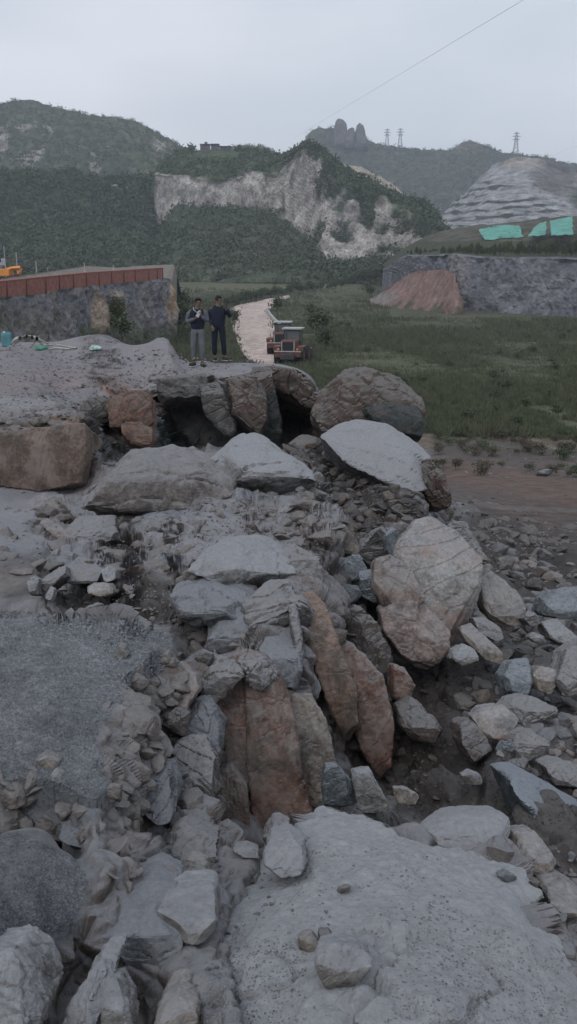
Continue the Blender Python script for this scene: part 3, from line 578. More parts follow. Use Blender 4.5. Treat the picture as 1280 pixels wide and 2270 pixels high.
RK = [
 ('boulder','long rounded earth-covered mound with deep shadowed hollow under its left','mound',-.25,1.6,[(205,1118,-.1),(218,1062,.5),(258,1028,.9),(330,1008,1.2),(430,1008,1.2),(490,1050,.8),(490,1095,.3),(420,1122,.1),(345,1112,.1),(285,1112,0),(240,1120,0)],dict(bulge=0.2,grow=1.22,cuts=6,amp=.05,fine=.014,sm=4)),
 ('boulder','broad blue-grey hump with a smooth top above the middle ground','dusty',-.3,1.8,[(452,1030,.6),(470,992,1.2),(520,968,1.6),(560,963,1.7),(605,985,1.3),(650,1022,.8),(698,1052,.4),(700,1082,.1),(650,1100,0),(560,1092,0),(500,1065,.3)],dict(bulge=0.18,cuts=6,amp=.08,fine=.016)),
 ('boulder','smooth domed blue-grey hump in the middle of the photo','dusty',-.2,1.1,[(428,1262,.1),(462,1222,.5),(520,1199,.8),(585,1203,.8),(628,1235,.4),(640,1272,.1),(590,1292,0),(500,1290,0)],dict(bulge=0.2,grow=1.22,cuts=6,amp=.045,fine=.01,sm=4)),
 ('boulder','fractured grey shoulder right of the smooth domed hump','grey',-.15,.8,[(600,1225,.5),(640,1205,.6),(690,1235,.4),(700,1300,.1),(660,1330,0),(610,1300,0)],dict(grow=1.22,amp=.11,fine=.02)),
 ('boulder','broken grey rock mass above the wedge boulder','grey',-.1,.8,[(560,1340,.3),(590,1300,.5),(640,1300,.5),(668,1340,.3),(665,1400,0),(600,1405,0),(565,1390,.05)],dict(grow=1.22,amp=.1,fine=.02)),
 ('boulder','gravelly grey bank in front of the smooth domed hump','gravelly',-.1,.9,[(390,1340,.1),(410,1305,.4),(470,1290,.6),(540,1300,.6),(575,1340,.3),(560,1372,.02),(480,1372,0),(410,1368,0)],dict(bulge=0.16,grow=1.22,amp=.08,fine=.02)),
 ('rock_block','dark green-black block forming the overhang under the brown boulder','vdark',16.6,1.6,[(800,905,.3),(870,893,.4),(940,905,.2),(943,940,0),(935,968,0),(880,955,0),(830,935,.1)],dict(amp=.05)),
 ('rock_slab','narrow rust-brown slab filling the left of the open crack','orange',4.6,.4,[(612,1530,.2),(650,1540,.25),(700,1620,.15),(745,1700,.05),(750,1745,0),(690,1760,0),(640,1700,.03)],dict(amp=.04,cuts=5,elong=(2,2,.8))),
 ('rock_slab','grey-brown slab edge right of the broad reddish slab','soil',5.9,.5,[(872,1560,.2),(890,1545,.25),(905,1620,.1),(915,1700,0),(890,1760,0),(876,1680,.05)],dict(amp=.06)),
 ('boulder','steep grey-brown rock face above the broad reddish slab','soil',6.4,.6,[(745,1345,.4),(800,1350,.4),(850,1400,.3),(870,1480,.1),(820,1500,0),(760,1430,.05)],dict(amp=.1,fine=.03)),
 ('boulder','huge dark brown boulder with grey rubble crown beyond the ledge','brown',17,2.2,[(695,905,.2),(735,835,.5),(775,810,.9),(830,814,.9),(885,840,.7),(930,880,.4),(941,915,.1),(935,965,.3),(870,950,0),(720,955,0)],dict(bulge=0.12,cuts=6,amp=.06,fine=.02)),
 ('boulder','big smooth blue-grey dusty slab below the brown boulder','dusty',12.5,1.6,[(715,960,1.0),(750,938,1.3),(800,930,1.5),(860,940,1.5),(925,985,.9),(948,1015,.5),(950,1080,0),(905,1095,-.2),(840,1050,0),(770,1015,.4)],dict(bulge=0.12,cuts=6,amp=.035,fine=.008)),
 ('boulder','ragged brown rock hanging off the right edge of the blue-grey slab','brown',12.3,.8,[(940,1010,.3),(965,1020,.2),(990,1070,0),(1005,1115,0),(975,1125,0),(945,1085,.1)],dict(amp=.10,fine=.03)),
 ('boulder','ragged dark lump between the dark opening and the brown boulder','brown',19.3,2,[(592,812,.3),(640,806,.4),(690,850,.3),(705,880,.2),(700,905,0),(660,870,.3),(600,850,.2)],dict(amp=.12,fine=.03)),
 ('boulder','tall whitish boulder with a crack and pink stains on the slope','white',7.3,.8,[(905,1168,.6),(955,1160,.65),(1010,1190,.5),(1058,1240,.25),(1064,1295,.1),(1040,1370,-.05),(1000,1425,-.1),(950,1405,-.1),(905,1310,.05),(888,1210,.35)],dict(grow=1.14,cuts=10,amp=.045,fine=.008)),
 ('boulder','grey boulder behind the right side of the tall whitish boulder','grey',8.2,.8,[(980,1170,.3),(1030,1150,.3),(1070,1215,.1),(1070,1260,0),(1030,1270,0)],dict()),
 ('boulder','rounded pink-beige boulder left of the tall whitish boulder','pink',7.0,.6,[(838,1245,.2),(868,1236,.3),(908,1265,.2),(936,1325,0),(912,1352,0),(862,1352,0),(834,1300,.1)],dict(grow=1.14,cuts=10,amp=.05,fine=.008)),
 ('boulder','reddish round-nosed boulder under the tall whitish boulder','pink',6.75,.6,[(850,1350,.2),(935,1335,.25),(992,1400,.1),(990,1440,0),(946,1478,0),(905,1460,0),(862,1400,.1)],dict(grow=1.14,cuts=10,amp=.06,fine=.012)),
 ('rock_block','blue-grey block upper of the two stacked left of the pink boulder','blue',7.6,.4,[(748,1236),(798,1232),(812,1262),(806,1284),(752,1290)],dict()),
 ('rock_block','blue-grey block lower of the two stacked left of the pink boulder','blue',7.3,.4,[(752,1294),(796,1298),(802,1318),(790,1336),(756,1332)],dict()),
 ('rock_block','dark shaded block touching the left of the pink-beige boulder','dark',7.35,.4,[(800,1265),(845,1258),(852,1300),(846,1335),(803,1326)],dict()),  # drawn in the dark rock material
 ('rock_slab','upright tan slab standing above the blue-grey blocks','tan',8.4,.3,[(742,1170),(768,1165),(790,1195),(806,1232),(770,1232),(746,1210)],dict(amp=.04)),
 ('rock_slab','tall thin pale splinter beside the upright tan slab','pale',8.6,.2,[(733,1165),(741,1165),(748,1210),(738,1216)],dict(amp=.03)),
 ('rock_block','blue wedge of rock leaning on top of the whitish boulder','blue',8.0,.4,[(858,1185),(872,1168),(888,1180),(890,1225),(876,1245),(862,1225)],dict()),
 ('boulder','lumpy grey rock under blue wedge behind the pink boulder','grey',8.3,.6,[(805,1190),(850,1170),(868,1200),(866,1240),(820,1245),(800,1220)],dict(amp=.1)),
 ('rock_slab','long orange-brown slab on left of the open crack face','orange',5.25,.5,[(650,1330,.35),(690,1318,.4),(722,1345,.35),(750,1425,.2),(788,1530,.05),(790,1600,0),(778,1655,0),(742,1585,.02),(700,1480,.1),(668,1400,.2)],dict(amp=.03,cuts=5,elong=(2.2,2.2,.8))),
 ('rock_slab','broad reddish slab with pointed foot on right of the crack face','red',5.45,.5,[(742,1405,.35),(790,1440,.3),(848,1500,.15),(871,1600,.05),(864,1690,0),(841,1720,0),(802,1655,0),(784,1570,.1),(752,1490,.2)],dict(amp=.035,cuts=5,elong=(2,2,.8))),
 ('rock_block','red-brown block beside the foot of the reddish slab','red',5.9,.4,[(872,1475),(905,1485),(918,1520),(900,1560),(875,1550)],dict()),
 ('rock_slab','upright red block topmost in the line of the crest','orange',8.0,.4,[(688,1200),(722,1188),(742,1215),(745,1290),(738,1318),(700,1310),(690,1250)],dict(amp=.08)),
 ('rock_slab','pink slab below the topmost red block of the crest','pink',6.7,.4,[(650,1260),(690,1240),(735,1300),(752,1345),(715,1360),(665,1330)],dict(amp=.09)),
 ('rock_slab','brown lump above the red blocks of the crest','red',8.7,.4,[(632,1185),(665,1172),(700,1190),(705,1220),(660,1215)],dict()),
 ('boulder','blue-grey wedge boulder with flat bottom hanging over the crack','gravelly',4.85,.5,[(578,1440,.15),(600,1402,.3),(650,1400,.3),(664,1450,.1),(667,1490,0),(658,1528,-.02),(612,1518,0),(584,1480,.05)],dict(amp=.04)),
 ('rock_slab','narrow grey splinter leaning between wedge boulder and orange slab','grey',4.95,.3,[(640,1340,.3),(660,1350,.3),(672,1440,.1),(668,1500,0),(652,1440,.1)],dict(amp=.05)),
 ('rock_slab','upright slab with rust-red face and grey broken top, left half','red',4.02,.5,[(436,1535,.25),(500,1468,.3),(545,1450,.32),(560,1560,.15),(562,1690,.02),(548,1750,0),(490,1705,.03),(452,1620,.12)],dict(amp=.035,fine=.012,cuts=5,shrink=.97,elong=(1.8,1.8,.8))),
 ('rock_slab','upright slab with rust-red streaked face, larger right half','red',4.0,.5,[(542,1452,.3),(582,1466,.3),(614,1505,.22),(640,1570,.12),(644,1650,.05),(670,1745,0),(690,1822,-.05),(640,1856,-.05),(563,1860,-.05),(556,1740,.02),(550,1600,.12)],dict(amp=.03,fine=.010,cuts=4,shrink=.97,elong=(1.8,1.8,.8))),
 ('rock_block','grey broken block crowning the left half of rust-red slab','grey',3.95,.35,[(440,1525,.2),(470,1480,.28),(520,1455,.3),(535,1500,.15),(500,1545,.0),(455,1560,0)],dict(amp=.12,fine=.03)),
 ('rock_block','grey splintered block on top right of the rust-red slab','grey',4.05,.35,[(530,1465,.2),(545,1448,.28),(585,1462,.25),(612,1505,.1),(590,1530,0),(550,1510,0)],dict(amp=.12,fine=.03)),
 ('rock_slab','thin grey-brown slab between blue lumpy rocks and red slab','soil',3.9,.4,[(430,1600,.15),(455,1590,.15),(490,1690,.05),(480,1760,0),(455,1740,0),(436,1680,.05)],dict(amp=.06)),
 ('rock_slab','rust-red slab standing lowest left with straight sides','red',3.85,.3,[(480,1712,.08),(512,1698,.1),(545,1745,.05),(553,1880,0),(505,1884,0),(462,1845,0),(468,1770,.04)],dict(amp=.025,cuts=5,elong=(2,2,.8))),
 ('rock_slab','pale tan slab leaning right of the rust-red face','tan',4.2,.3,[(655,1545,.18),(690,1545,.2),(722,1600,.12),(741,1690,.05),(735,1740,0),(695,1836,0),(668,1790,0),(640,1690,.05),(642,1600,.12)],dict(amp=.035,cuts=5,elong=(2,2,.8))),
 ('rock_block','grey-blue block behind the top edge of foreground slab','blue',3.75,.25,[(715,1762),(722,1704),(748,1702),(785,1745),(795,1790),(720,1795)],dict()),
 ('rock_block','pale leaning block behind the foreground slab beside dark gap','pale',3.7,.25,[(782,1722),(822,1712),(858,1780),(862,1800),(800,1800)],dict(amp=.05)),
 ('stone','small tan stone at the mouth of the dark gap','tan',3.7,.12,[(874,1748),(905,1752),(932,1768),(930,1785),(880,1780)],dict()),
 ('boulder','long rounded dusty boulder lying on far edge of foreground slab','dusty',3.02,.2,[(938,1838,.12),(990,1812,.16),(1060,1806,.18),(1115,1806,.18),(1142,1830,.12),(1136,1862,.04),(1060,1892,0),(1000,1886,0),(960,1862,.04)],dict(amp=.035,fine=.01,sm=6)),
 ('boulder','large dark blue angular slab at right edge of the photo','dark',3.45,.6,[(1140,1722,.35),(1188,1727,.45),(1280,1785,.5),(1420,1860,.5),(1420,1960,.05),(1280,1888,.05),(1196,1822,.05),(1150,1745,.12),(1148,1800,.15),(1200,1862,.1),(1280,1965,.0),(1420,2080,0)],dict(amp=.025,fine=.006,sm=1)),
 ('rock_block','pale tan block with sharp top right of the long rounded boulder','tan',2.95,.25,[(1150,1858,.2),(1198,1856,.22),(1240,1912,.08),(1216,1950,0),(1190,1962,0),(1158,1915,.05)],dict(amp=.04)),
 ('rock_block','dark-footed tan block below the pale sharp block','tan',2.7,.25,[(1216,1968,.15),(1250,1952,.2),(1320,2000,.15),(1310,2040,0),(1250,2042,0),(1222,2010,.02)],dict(amp=.05)),
 ('boulder','big pale four-sided block resting above the dark hole','pale',2.0,.2,[(375,1974,.16),(470,1966,.17),(478,1975,.16),(482,2040,.03),(476,2072,0),(448,2096,-.01),(400,2088,-.01),(345,2056,.0),(344,2042,.02)],dict(amp=.02,fine=.005,sm=1)),
 ('rock_slab','thin grey slab tucked under the pale four-sided block','grey',2.0,.2,[(392,2100,.05),(440,2092,.06),(486,2090,.06),(470,2118,0),(430,2132,0),(395,2128,.0)],dict(amp=.05)),
 ('boulder','broad lumpy gravel-covered boulder left of the pale block','gravelly',1.92,.35,[(196,1995,.25),(250,1962,.3),(335,1938,.34),(380,1975,.25),(402,2060,.1),(388,2130,0),(330,2178,-.04),(255,2180,-.04),(205,2110,.02),(190,2040,.15)],dict(amp=.06,fine=.008)),
 ('rock_slab','pale wedge standing in the hole at bottom of the photo','pale',1.62,.12,[(228,2180,.08),(255,2182,.08),(282,2240,.03),(295,2300,0),(225,2300,0),(213,2250,.02)],dict(amp=.04)),
 ('boulder','grey ridge of rock running down left of the pale wedge','dusty',1.6,.25,[(215,2140,.15),(245,2150,.12),(225,2200,.05),(190,2300,0),(120,2320,0),(160,2230,.05)],dict(amp=.06)),
 ('boulder','pale rock in the bottom left corner of the photo','pale',1.5,.25,[(-60,2130,.15),(20,2120,.15),(55,2180,.08),(75,2270,0),(60,2330,0),(-60,2330,0)],dict(amp=.05)),
 ('boulder','brown-sided rock cut off by the bottom edge of the photo','tan',1.62,.2,[(350,2225,.1),(395,2205,.1),(430,2250,.03),(430,2320,0),(350,2320,0),(342,2270,.02)],dict(amp=.06)),
 ('boulder','fist-shaped pale boulder sitting on the foreground slab','pale',None,.12,[(698,2108,.07),(745,2096,.09),(790,2100,.09),(826,2126,.06),(820,2152,.02),(775,2196,0),(745,2204,0),(722,2190,0),(702,2150,.02)],dict(amp=.06,fine=.008,sm=1)),
 ('stone','beige stone directly behind the fist-shaped boulder','tan',None,.06,[(660,2082),(690,2072),(704,2090),(700,2112),(668,2112)],dict()),
 ('stone','small brown stone touching the beige stone on the slab','soil',None,.05,[(706,2070),(730,2066),(738,2080),(728,2094),(708,2090)],dict()),
 ('boulder','white dusty boulder at the upper left corner of the slab','dusty',2.5,.25,[(588,1900,.1),(600,1865,.15),(640,1850,.16),(678,1880,.1),(682,1915,.03),(660,1942,0),(610,1945,0),(590,1925,.02)],dict(amp=.05)),
 ('boulder','grey pointed rock at the foot of the rust-red slab','grey',2.75,.25,[(352,1895,.1),(390,1835,.2),(405,1828,.2),(440,1850,.18),(480,1868,.12),(478,1910,.02),(440,1930,0),(370,1935,0),(350,1920,.02)],dict(amp=.07)),
 ('stone','tan pitted rock in front of the grey pointed rock','tan',2.5,.15,[(388,1925,.06),(420,1906,.08),(455,1918,.06),(463,1950,.02),(450,1968,0),(395,1966,0)],dict(amp=.07)),
 ('stone','flat pale stone at foot of the lowest rust-red slab','pale',2.75,.12,[(515,1885,.06),(545,1876,.07),(572,1890,.04),(574,1906,0),(540,1908,0)],dict()),
 ('stone','grey rock wedged between rust-red slab and foreground slab','grey',2.8,.2,[(580,1868,.06),(605,1828,.12),(640,1830,.12),(635,1860,.04),(600,1884,0)],dict()),
 ('boulder','grey gravel-topped boulder overhanging the hole in the ledge','gravelly',2.45,.25,[(130,1860,.08),(150,1795,.2),(185,1780,.22),(225,1795,.2),(238,1840,.1),(215,1875,.02),(165,1888,0)],dict(amp=.06)),
 ('stone','dark lumpy rock at back of the hole in the ledge','soil',2.75,.2,[(38,1770,.1),(70,1735,.15),(120,1745,.15),(130,1790,.04),(95,1812,0),(50,1805,0)],dict(amp=.08)),
 ('boulder','pale round rock at left edge above the lower gravel','pale',2.7,.25,[(-50,1720,.15),(5,1708,.15),(25,1745,.08),(20,1785,0),(-50,1800,0)],dict(amp=.05)),
 ('stone','small white stone lower right of the pair on gravel slope','pale',None,.07,[(108,1724),(122,1704),(136,1712),(140,1736),(112,1740)],dict()),
 ('stone','pinkish stone upper left of the pair on gravel slope','tan',None,.1,[(78,1680),(92,1670),(128,1690),(120,1706),(84,1704)],dict()),
 ('stone','lone pale stone lying in middle of the blue gravel','pale',None,.09,[(254,1440),(262,1426),(276,1430),(284,1450),(272,1466),(258,1462)],dict()),
 ('boulder','tan-edged block of crusted gravel beside the red shard','tan',2.4,.25,[(172,1880,.14),(196,1872,.15),(228,1910,.06),(232,1960,0),(205,1975,0),(180,1940,.03)],dict(amp=.06)),
 ('rock_slab','smooth tan strip of rock standing in the narrow cleft','tan',2.75,.2,[(258,1745,.22),(292,1735,.22),(299,1830,.1),(297,1965,0),(238,1968,0),(248,1860,.08)],dict(amp=.02,sm=4,cuts=5,elong=(2,2,.8))),
 ('boulder','blue-grey lumpy spur right of the smooth tan strip','gravelly',2.95,.25,[(312,1745,.15),(345,1690,.22),(378,1700,.2),(388,1770,.08),(372,1825,0),(330,1828,0),(305,1800,.03)],dict(amp=.08)),
 ('boulder','rough grey boulder against the left side of rust-red slabs','grey',3.3,.3,[(375,1680,.2),(400,1640,.25),(450,1640,.25),(480,1700,.12),(478,1770,.02),(440,1810,0),(395,1790,0)],dict(amp=.09)),
 ('boulder','blue-grey rubble block under the broken top of the red slab','gravelly',3.75,.3,[(395,1630,.05),(425,1560,.2),(460,1545,.2),(490,1610,.1),(482,1670,0),(420,1680,0)],dict(amp=.1)),
 ('rock_slab','pinkish smooth face at the end of the gravel ledge','pink',3.75,.25,[(338,1600,.05),(362,1520,.2),(400,1468,.3),(432,1500,.2),(438,1530,.12),(400,1590,.02),(350,1640,0)],dict(amp=.04)),
 ('stone','dark soil clod left of the blue-grey rubble block','soil',3.6,.15,[(368,1590,.08),(390,1572,.1),(415,1585,.06),(412,1620,0),(380,1625,0)],dict(amp=.1)),
 ('stone','small grey stone in front of the dark hollow','grey',4.55,.15,[(430,1450),(445,1440),(470,1450),(475,1464),(460,1475),(432,1465)],dict()),
 ('boulder','large rounded dark-sided lump above the small grey stone','gravelly',5.1,.7,[(470,1370,.3),(520,1340,.4),(560,1365,.3),(572,1420,.1),(556,1450,0),(500,1462,0),(470,1440,.05)],dict(grow=1.22,amp=.06)),
 ('rock_slab','long grey slab tilted up from the pit behind the gravel','grey',6.2,.3,[(85,1292,.0),(128,1258,.3),(144,1256,.3),(142,1275,.1),(104,1306,0),(90,1308,0)],dict(amp=.03)),
 ('rock_block','flat-topped grey block in the row behind the gravel','grey',6.4,.35,[(142,1262,.2),(160,1250,.35),(215,1252,.35),(226,1268,.2),(222,1292,0),(150,1294,0)],dict(amp=.03)),
 ('rock_block','white angular block at right end of the row behind the gravel','pale',6.3,.25,[(224,1262,.15),(240,1254,.2),(258,1262,.15),(254,1284,0),(232,1292,0)],dict(amp=.04)),
 ('rock_block','small pale block standing at the left end of the pit','pale',6.1,.2,[(58,1292,.1),(72,1276,.15),(86,1284,.1),(84,1318,0),(66,1320,0)],dict(amp=.05)),
 ('rock_block','pinkish-tan block below the flat-topped grey block','tan',6.0,.25,[(190,1302,.08),(205,1292,.15),(245,1294,.15),(250,1312,.03),(235,1322,0),(196,1316,0)],dict(amp=.04)),
 ('stone','slim pale stone leaning in the pit behind the gravel','pale',5.9,.1,[(100,1325,.03),(112,1300,.1),(122,1306,.08),(112,1334,0)],dict()),
 ('stone','round grey stone at the gravel edge below the pit','grey',5.2,.12,[(198,1345),(212,1334),(226,1340),(222,1354),(204,1356)],dict()),
 ('rock_slab','long pinkish slab with a dark broken end by the red soil','pink',8.6,.5,[(82,1152,.5),(105,1150,.5),(150,1175,.3),(190,1198,.1),(188,1216,0),(155,1218,0),(110,1180,.15)],dict(amp=.04)),
 ('boulder','cracked red-brown block under the ochre bank','red',9.6,.7,[(64,1140,.1),(80,1112,.4),(120,1108,.4),(140,1140,.1),(135,1166,0),(90,1158,0)],dict(amp=.06)),
 ('boulder','broad smooth grey block below the shadowed hollow','grey',8.7,.8,[(150,1180,.2),(180,1150,.6),(245,1146,.6),(250,1190,.1),(215,1205,0),(165,1205,0)],dict(bulge=0.15,grow=1.22,amp=.04)),
 ('stone','dark upright stone on the pale middle ground','brown',8.2,.2,[(542,1180),(548,1160),(566,1162),(574,1176),(572,1186)],dict()),
 ('stone','low dark flat stone with pale top on the middle ground','grey',8.4,.25,[(324,1178),(334,1168),(352,1166),(360,1176),(328,1182)],dict()),
 ('boulder','tan rounded rock at the crest by the splinters','tan',9.6,.4,[(585,1145),(600,1125),(618,1130),(622,1150),(590,1155)],dict()),
 ('boulder','round-topped grey rock where the crest drops off','grey',11.2,.5,[(694,1055),(706,1044),(720,1060),(722,1085),(702,1080)],dict()),
 ('boulder','dark-fronted rock on top of the mound before the opening','brown',12.5,.6,[(350,1000),(368,992),(395,996),(405,1012),(380,1018),(355,1014)],dict()),
 ('boulder','grey lump at the rubble foot beside the red block','grey',13,.6,[(150,1070),(160,1025),(195,1015),(215,1040),(205,1060),(180,1075)],dict(amp=.09)),
 # the rubble slope on the right, the big ones
 ('boulder','blue-grey five-sided boulder in the middle of the rubble','blue',6.0,.35,[(1120,1500,.1),(1140,1468,.25),(1175,1462,.25),(1184,1520,.03),(1178,1538,0),(1128,1532,0)],dict(amp=.04)),
 ('boulder','round tan boulder right of the blue-grey five-sided boulder','tan',6.0,.3,[(1186,1500,.1),(1200,1478,.2),(1232,1486,.15),(1238,1518,.03),(1222,1538,0),(1198,1530,0)],dict(amp=.04)),
 ('boulder','long grey boulder leaning out of the right edge','grey',5.9,.4,[(1238,1510,.1),(1262,1440,.35),(1320,1400,.45),(1360,1440,.3),(1340,1520,0),(1260,1542,0)],dict(amp=.04)),
 ('boulder','pink and white flat-faced boulder in the dark soil','white',5.15,.3,[(1052,1592,.12),(1075,1572,.2),(1118,1566,.2),(1148,1592,.1),(1150,1622,.02),(1124,1640,0),(1078,1634,0)],dict(amp=.03)),
 ('rock_slab','long tan slab lying tilted below the whitish boulder','tan',6.6,.25,[(1020,1392,.25),(1045,1384,.3),(1085,1420,.15),(1120,1452,.02),(1116,1472,0),(1080,1462,0),(1040,1425,.1)],dict(amp=.03)),
 ('rock_slab','second grey slab stacked above the long tan slab','grey',6.9,.25,[(1042,1372,.2),(1075,1368,.25),(1110,1392,.1),(1124,1412,0),(1100,1420,0),(1060,1398,.1)],dict(amp=.03)),
 ('boulder','pale-topped rock below the left end of the long tan slab','pale',6.3,.3,[(1002,1445,.15),(1025,1430,.2),(1055,1440,.15),(1064,1466,0),(1030,1478,0),(1006,1462,.02)],dict(amp=.05)),
 ('rock_slab','large tan sheet of rock sloping down right of whitish boulder','tan',7.4,.4,[(1068,1285,.6),(1090,1268,.7),(1130,1300,.4),(1172,1345,.15),(1160,1385,0),(1110,1388,0),(1078,1345,.2)],dict(amp=.03)),
 ('boulder','smooth dark blue boulder half out of the right edge','blue',7.3,.5,[(1200,1335,.15),(1228,1308,.3),(1330,1300,.4),(1340,1360,0),(1250,1372,0),(1215,1362,0)],dict(amp=.04)),
 ('rock_slab','pale thick slab below the smooth dark blue boulder','pale',6.8,.3,[(1205,1382,.2),(1235,1374,.25),(1270,1405,.1),(1310,1440,.02),(1270,1440,0),(1225,1415,.03)],dict(amp=.03)),
 ('stone','pale green-grey stone left of the pale thick slab','pale',6.7,.15,[(1173,1412),(1186,1402),(1210,1412),(1214,1424),(1190,1424)],dict()),
 ('boulder','rounded grey stone at the foot of the tan sheet','grey',6.9,.25,[(1164,1372),(1178,1354),(1196,1362),(1200,1384),(1180,1390)],dict(sm=5)),
 ('boulder','purplish ragged flat boulder above the pink and white one','grey',5.4,.35,[(1112,1575,.1),(1130,1550,.25),(1180,1546,.25),(1232,1572,.1),(1238,1590,.02),(1190,1606,0),(1150,1600,0)],dict(amp=.07)),
 ('boulder','grey three-pointed boulder below the purplish flat boulder','grey',4.75,.3,[(1140,1660,.05),(1152,1632,.15),(1180,1620,.2),(1218,1645,.1),(1212,1675,0),(1165,1690,0)],dict(amp=.06)),
 ('stone','flat oval greenish stone below the three-pointed boulder','soil',4.45,.2,[(1120,1696,.05),(1138,1682,.1),(1170,1684,.1),(1180,1700,.02),(1160,1712,0),(1128,1710,0)],dict(sm=5)),
 ('stone','small dark upright stone left of the three-pointed boulder','dark',4.7,.15,[(1108,1668),(1122,1645),(1138,1655),(1136,1680),(1114,1684)],dict()),
 ('boulder','purple-grey block above the large dark slab','grey',4.3,.3,[(1210,1700,.1),(1240,1688,.15),(1330,1712,.15),(1330,1745,0),(1240,1742,0)],dict(amp=.05)),
 ('boulder','dark dirty sheet of rock buried in the soil bank','soil',5.3,.4,[(885,1570,.3),(915,1550,.35),(955,1590,.2),(985,1620,.05),(975,1650,0),(930,1650,0),(895,1610,.1)],dict(amp=.06)),
 ('boulder','brown soil-covered boulder beside the pink and white one','soil',5.0,.4,[(1022,1610,.2),(1045,1595,.25),(1085,1640,.1),(1095,1690,0),(1050,1692,0),(1028,1650,.05)],dict(amp=.05)),
 ('stone','pale flat stone poking from the soil bank','pale',4.35,.15,[(1028,1722),(1045,1714),(1072,1722),(1070,1738),(1035,1738)],dict()),
 ('stone','small blue-grey chip resting on the foreground slab','blue',None,.05,[(1105,1942),(1122,1932),(1148,1946),(1146,1960),(1118,1956)],dict()),
 ('stone','little dark chip in the middle of the foreground slab','soil',None,.03,[(738,1978),(760,1966),(780,1964),(776,1974),(752,1984)],dict()),
 ('stone','pale stone upper right on the dirt track side','pale',20,.4,[(1196,1042),(1215,1038),(1228,1044),(1224,1050),(1198,1050)],dict(res=20)),
 ('stone','white stone lying far out in the green field','pale',75,.6,[(992,838),(998,836),(1003,840),(998,844),(992,842)],dict(res=12)),
]
SKIPROCK=0
for nm, lab, mat, Y0_, th, pts, kw in RK: rock(nm, lab, mat, Y0_, th, pts, **kw)

# blocks of the broken cliff under the plateau
RK2 = [
 ('cave_shade_rock','near-black wall of rock behind the pillars under the plateau','vdark',18.5,1.2,[(335,862,.4),(450,855,.4),(600,850,.4),(615,930,.1),(600,1010,0),(335,1010,0)],dict(amp=.06,cuts=3,shrink=1.0)),  # slab added at the back of the cave, its shade put into the colour
 ('rock_bank','flat ochre bank with rusty streaks under the left plateau edge','ochre',12.0,1.8,[(-80,968,.15),(90,958,.18),(150,948,.2),(182,940,.2),(186,1000,.08),(178,1066,0),(90,1084,0),(-80,1064,0)],dict(amp=.02,fine=.012,shrink=1.0,cuts=2,elong=(2.2,2.2,.5))),
 ('rock_block','upper red-brown block of the stack left of the dark opening','dred',14.4,.9,[(236,880,.3),(280,866,.35),(330,868,.35),(336,930,.05),(320,945,0),(245,940,0)],dict(amp=.07)),
 ('rock_block','lower red-brown block of the stack left of the dark opening','dred',14.2,.9,[(268,940,.2),(332,935,.2),(340,990,0),(300,992,0),(275,975,0)],dict(amp=.06)),
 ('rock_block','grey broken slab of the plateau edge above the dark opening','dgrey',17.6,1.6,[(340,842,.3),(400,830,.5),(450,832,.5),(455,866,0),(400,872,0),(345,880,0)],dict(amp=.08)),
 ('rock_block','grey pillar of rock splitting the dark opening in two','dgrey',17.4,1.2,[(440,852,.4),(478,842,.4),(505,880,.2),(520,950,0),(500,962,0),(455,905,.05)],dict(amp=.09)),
 ('rock_block','brown jagged block under the man in the navy jacket','brown',17.5,1.3,[(500,835,.4),(560,822,.5),(585,850,.4),(590,930,.05),(575,960,0),(530,940,0),(505,890,.1)],dict(amp=.10)),
 ('rock_block','brown earthy block at the road end of the plateau edge','brown',18.6,1.2,[(560,806,.3),(600,812,.3),(606,860,.05),(600,905,0),(575,880,0)],dict(amp=.1)),
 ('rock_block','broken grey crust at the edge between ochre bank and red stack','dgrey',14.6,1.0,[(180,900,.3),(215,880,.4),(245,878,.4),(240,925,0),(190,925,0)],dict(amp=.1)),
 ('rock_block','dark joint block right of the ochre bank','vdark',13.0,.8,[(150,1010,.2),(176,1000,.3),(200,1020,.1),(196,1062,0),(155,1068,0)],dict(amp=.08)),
]
rm('ochre', (.165,.125,.105), dust=(.21,.195,.19), dustamt=.7, stain=(.21,.175,.155), scale=1.4, earth=.6)
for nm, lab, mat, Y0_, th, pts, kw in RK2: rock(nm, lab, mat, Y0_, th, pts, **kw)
# ---- loose rubble: a few shapes, many copies, each an object
RM['rubble'] = rockmat('loose_rubble', (.165,.16,.158), dust=(.24,.24,.25), dustamt=.5, scale=3, rnd=1, coord='Object', bump=.5)
RM['rubble_dark'] = rockmat('loose_rubble_dark', (.095,.087,.082), dust=(.18,.175,.175), dustamt=.4, scale=3, rnd=1, coord='Object', bump=.5)
protos = []
for k in range(10):
    rg = np.random.default_rng(k+50); n = 14; P = rg.normal(size=(n, 3)); P /= np.linalg.norm(P, axis=1, keepdims=True)
    P *= np.array([.5, .36+.1*(k % 3), .24+.07*(k % 4)])*rg.uniform(.8, 1.1, (n, 1))
    protos.append(rockmesh(P, .045, .06, .012, k+3, 1))
for m_ in protos: m_.materials.append(RM['rubble'])
protos_d = []
for m_ in protos:
    q = m_.copy(); q.materials.clear(); q.materials.append(RM['rubble_dark']); protos_d.append(q)
for i, (p, q) in enumerate(zip(protos, protos_d)):
    n = len(p.polygons)
    p.polygons.foreach_set('use_smooth', np.zeros(n, bool)); q.polygons.foreach_set('use_smooth', np.zeros(n, bool))
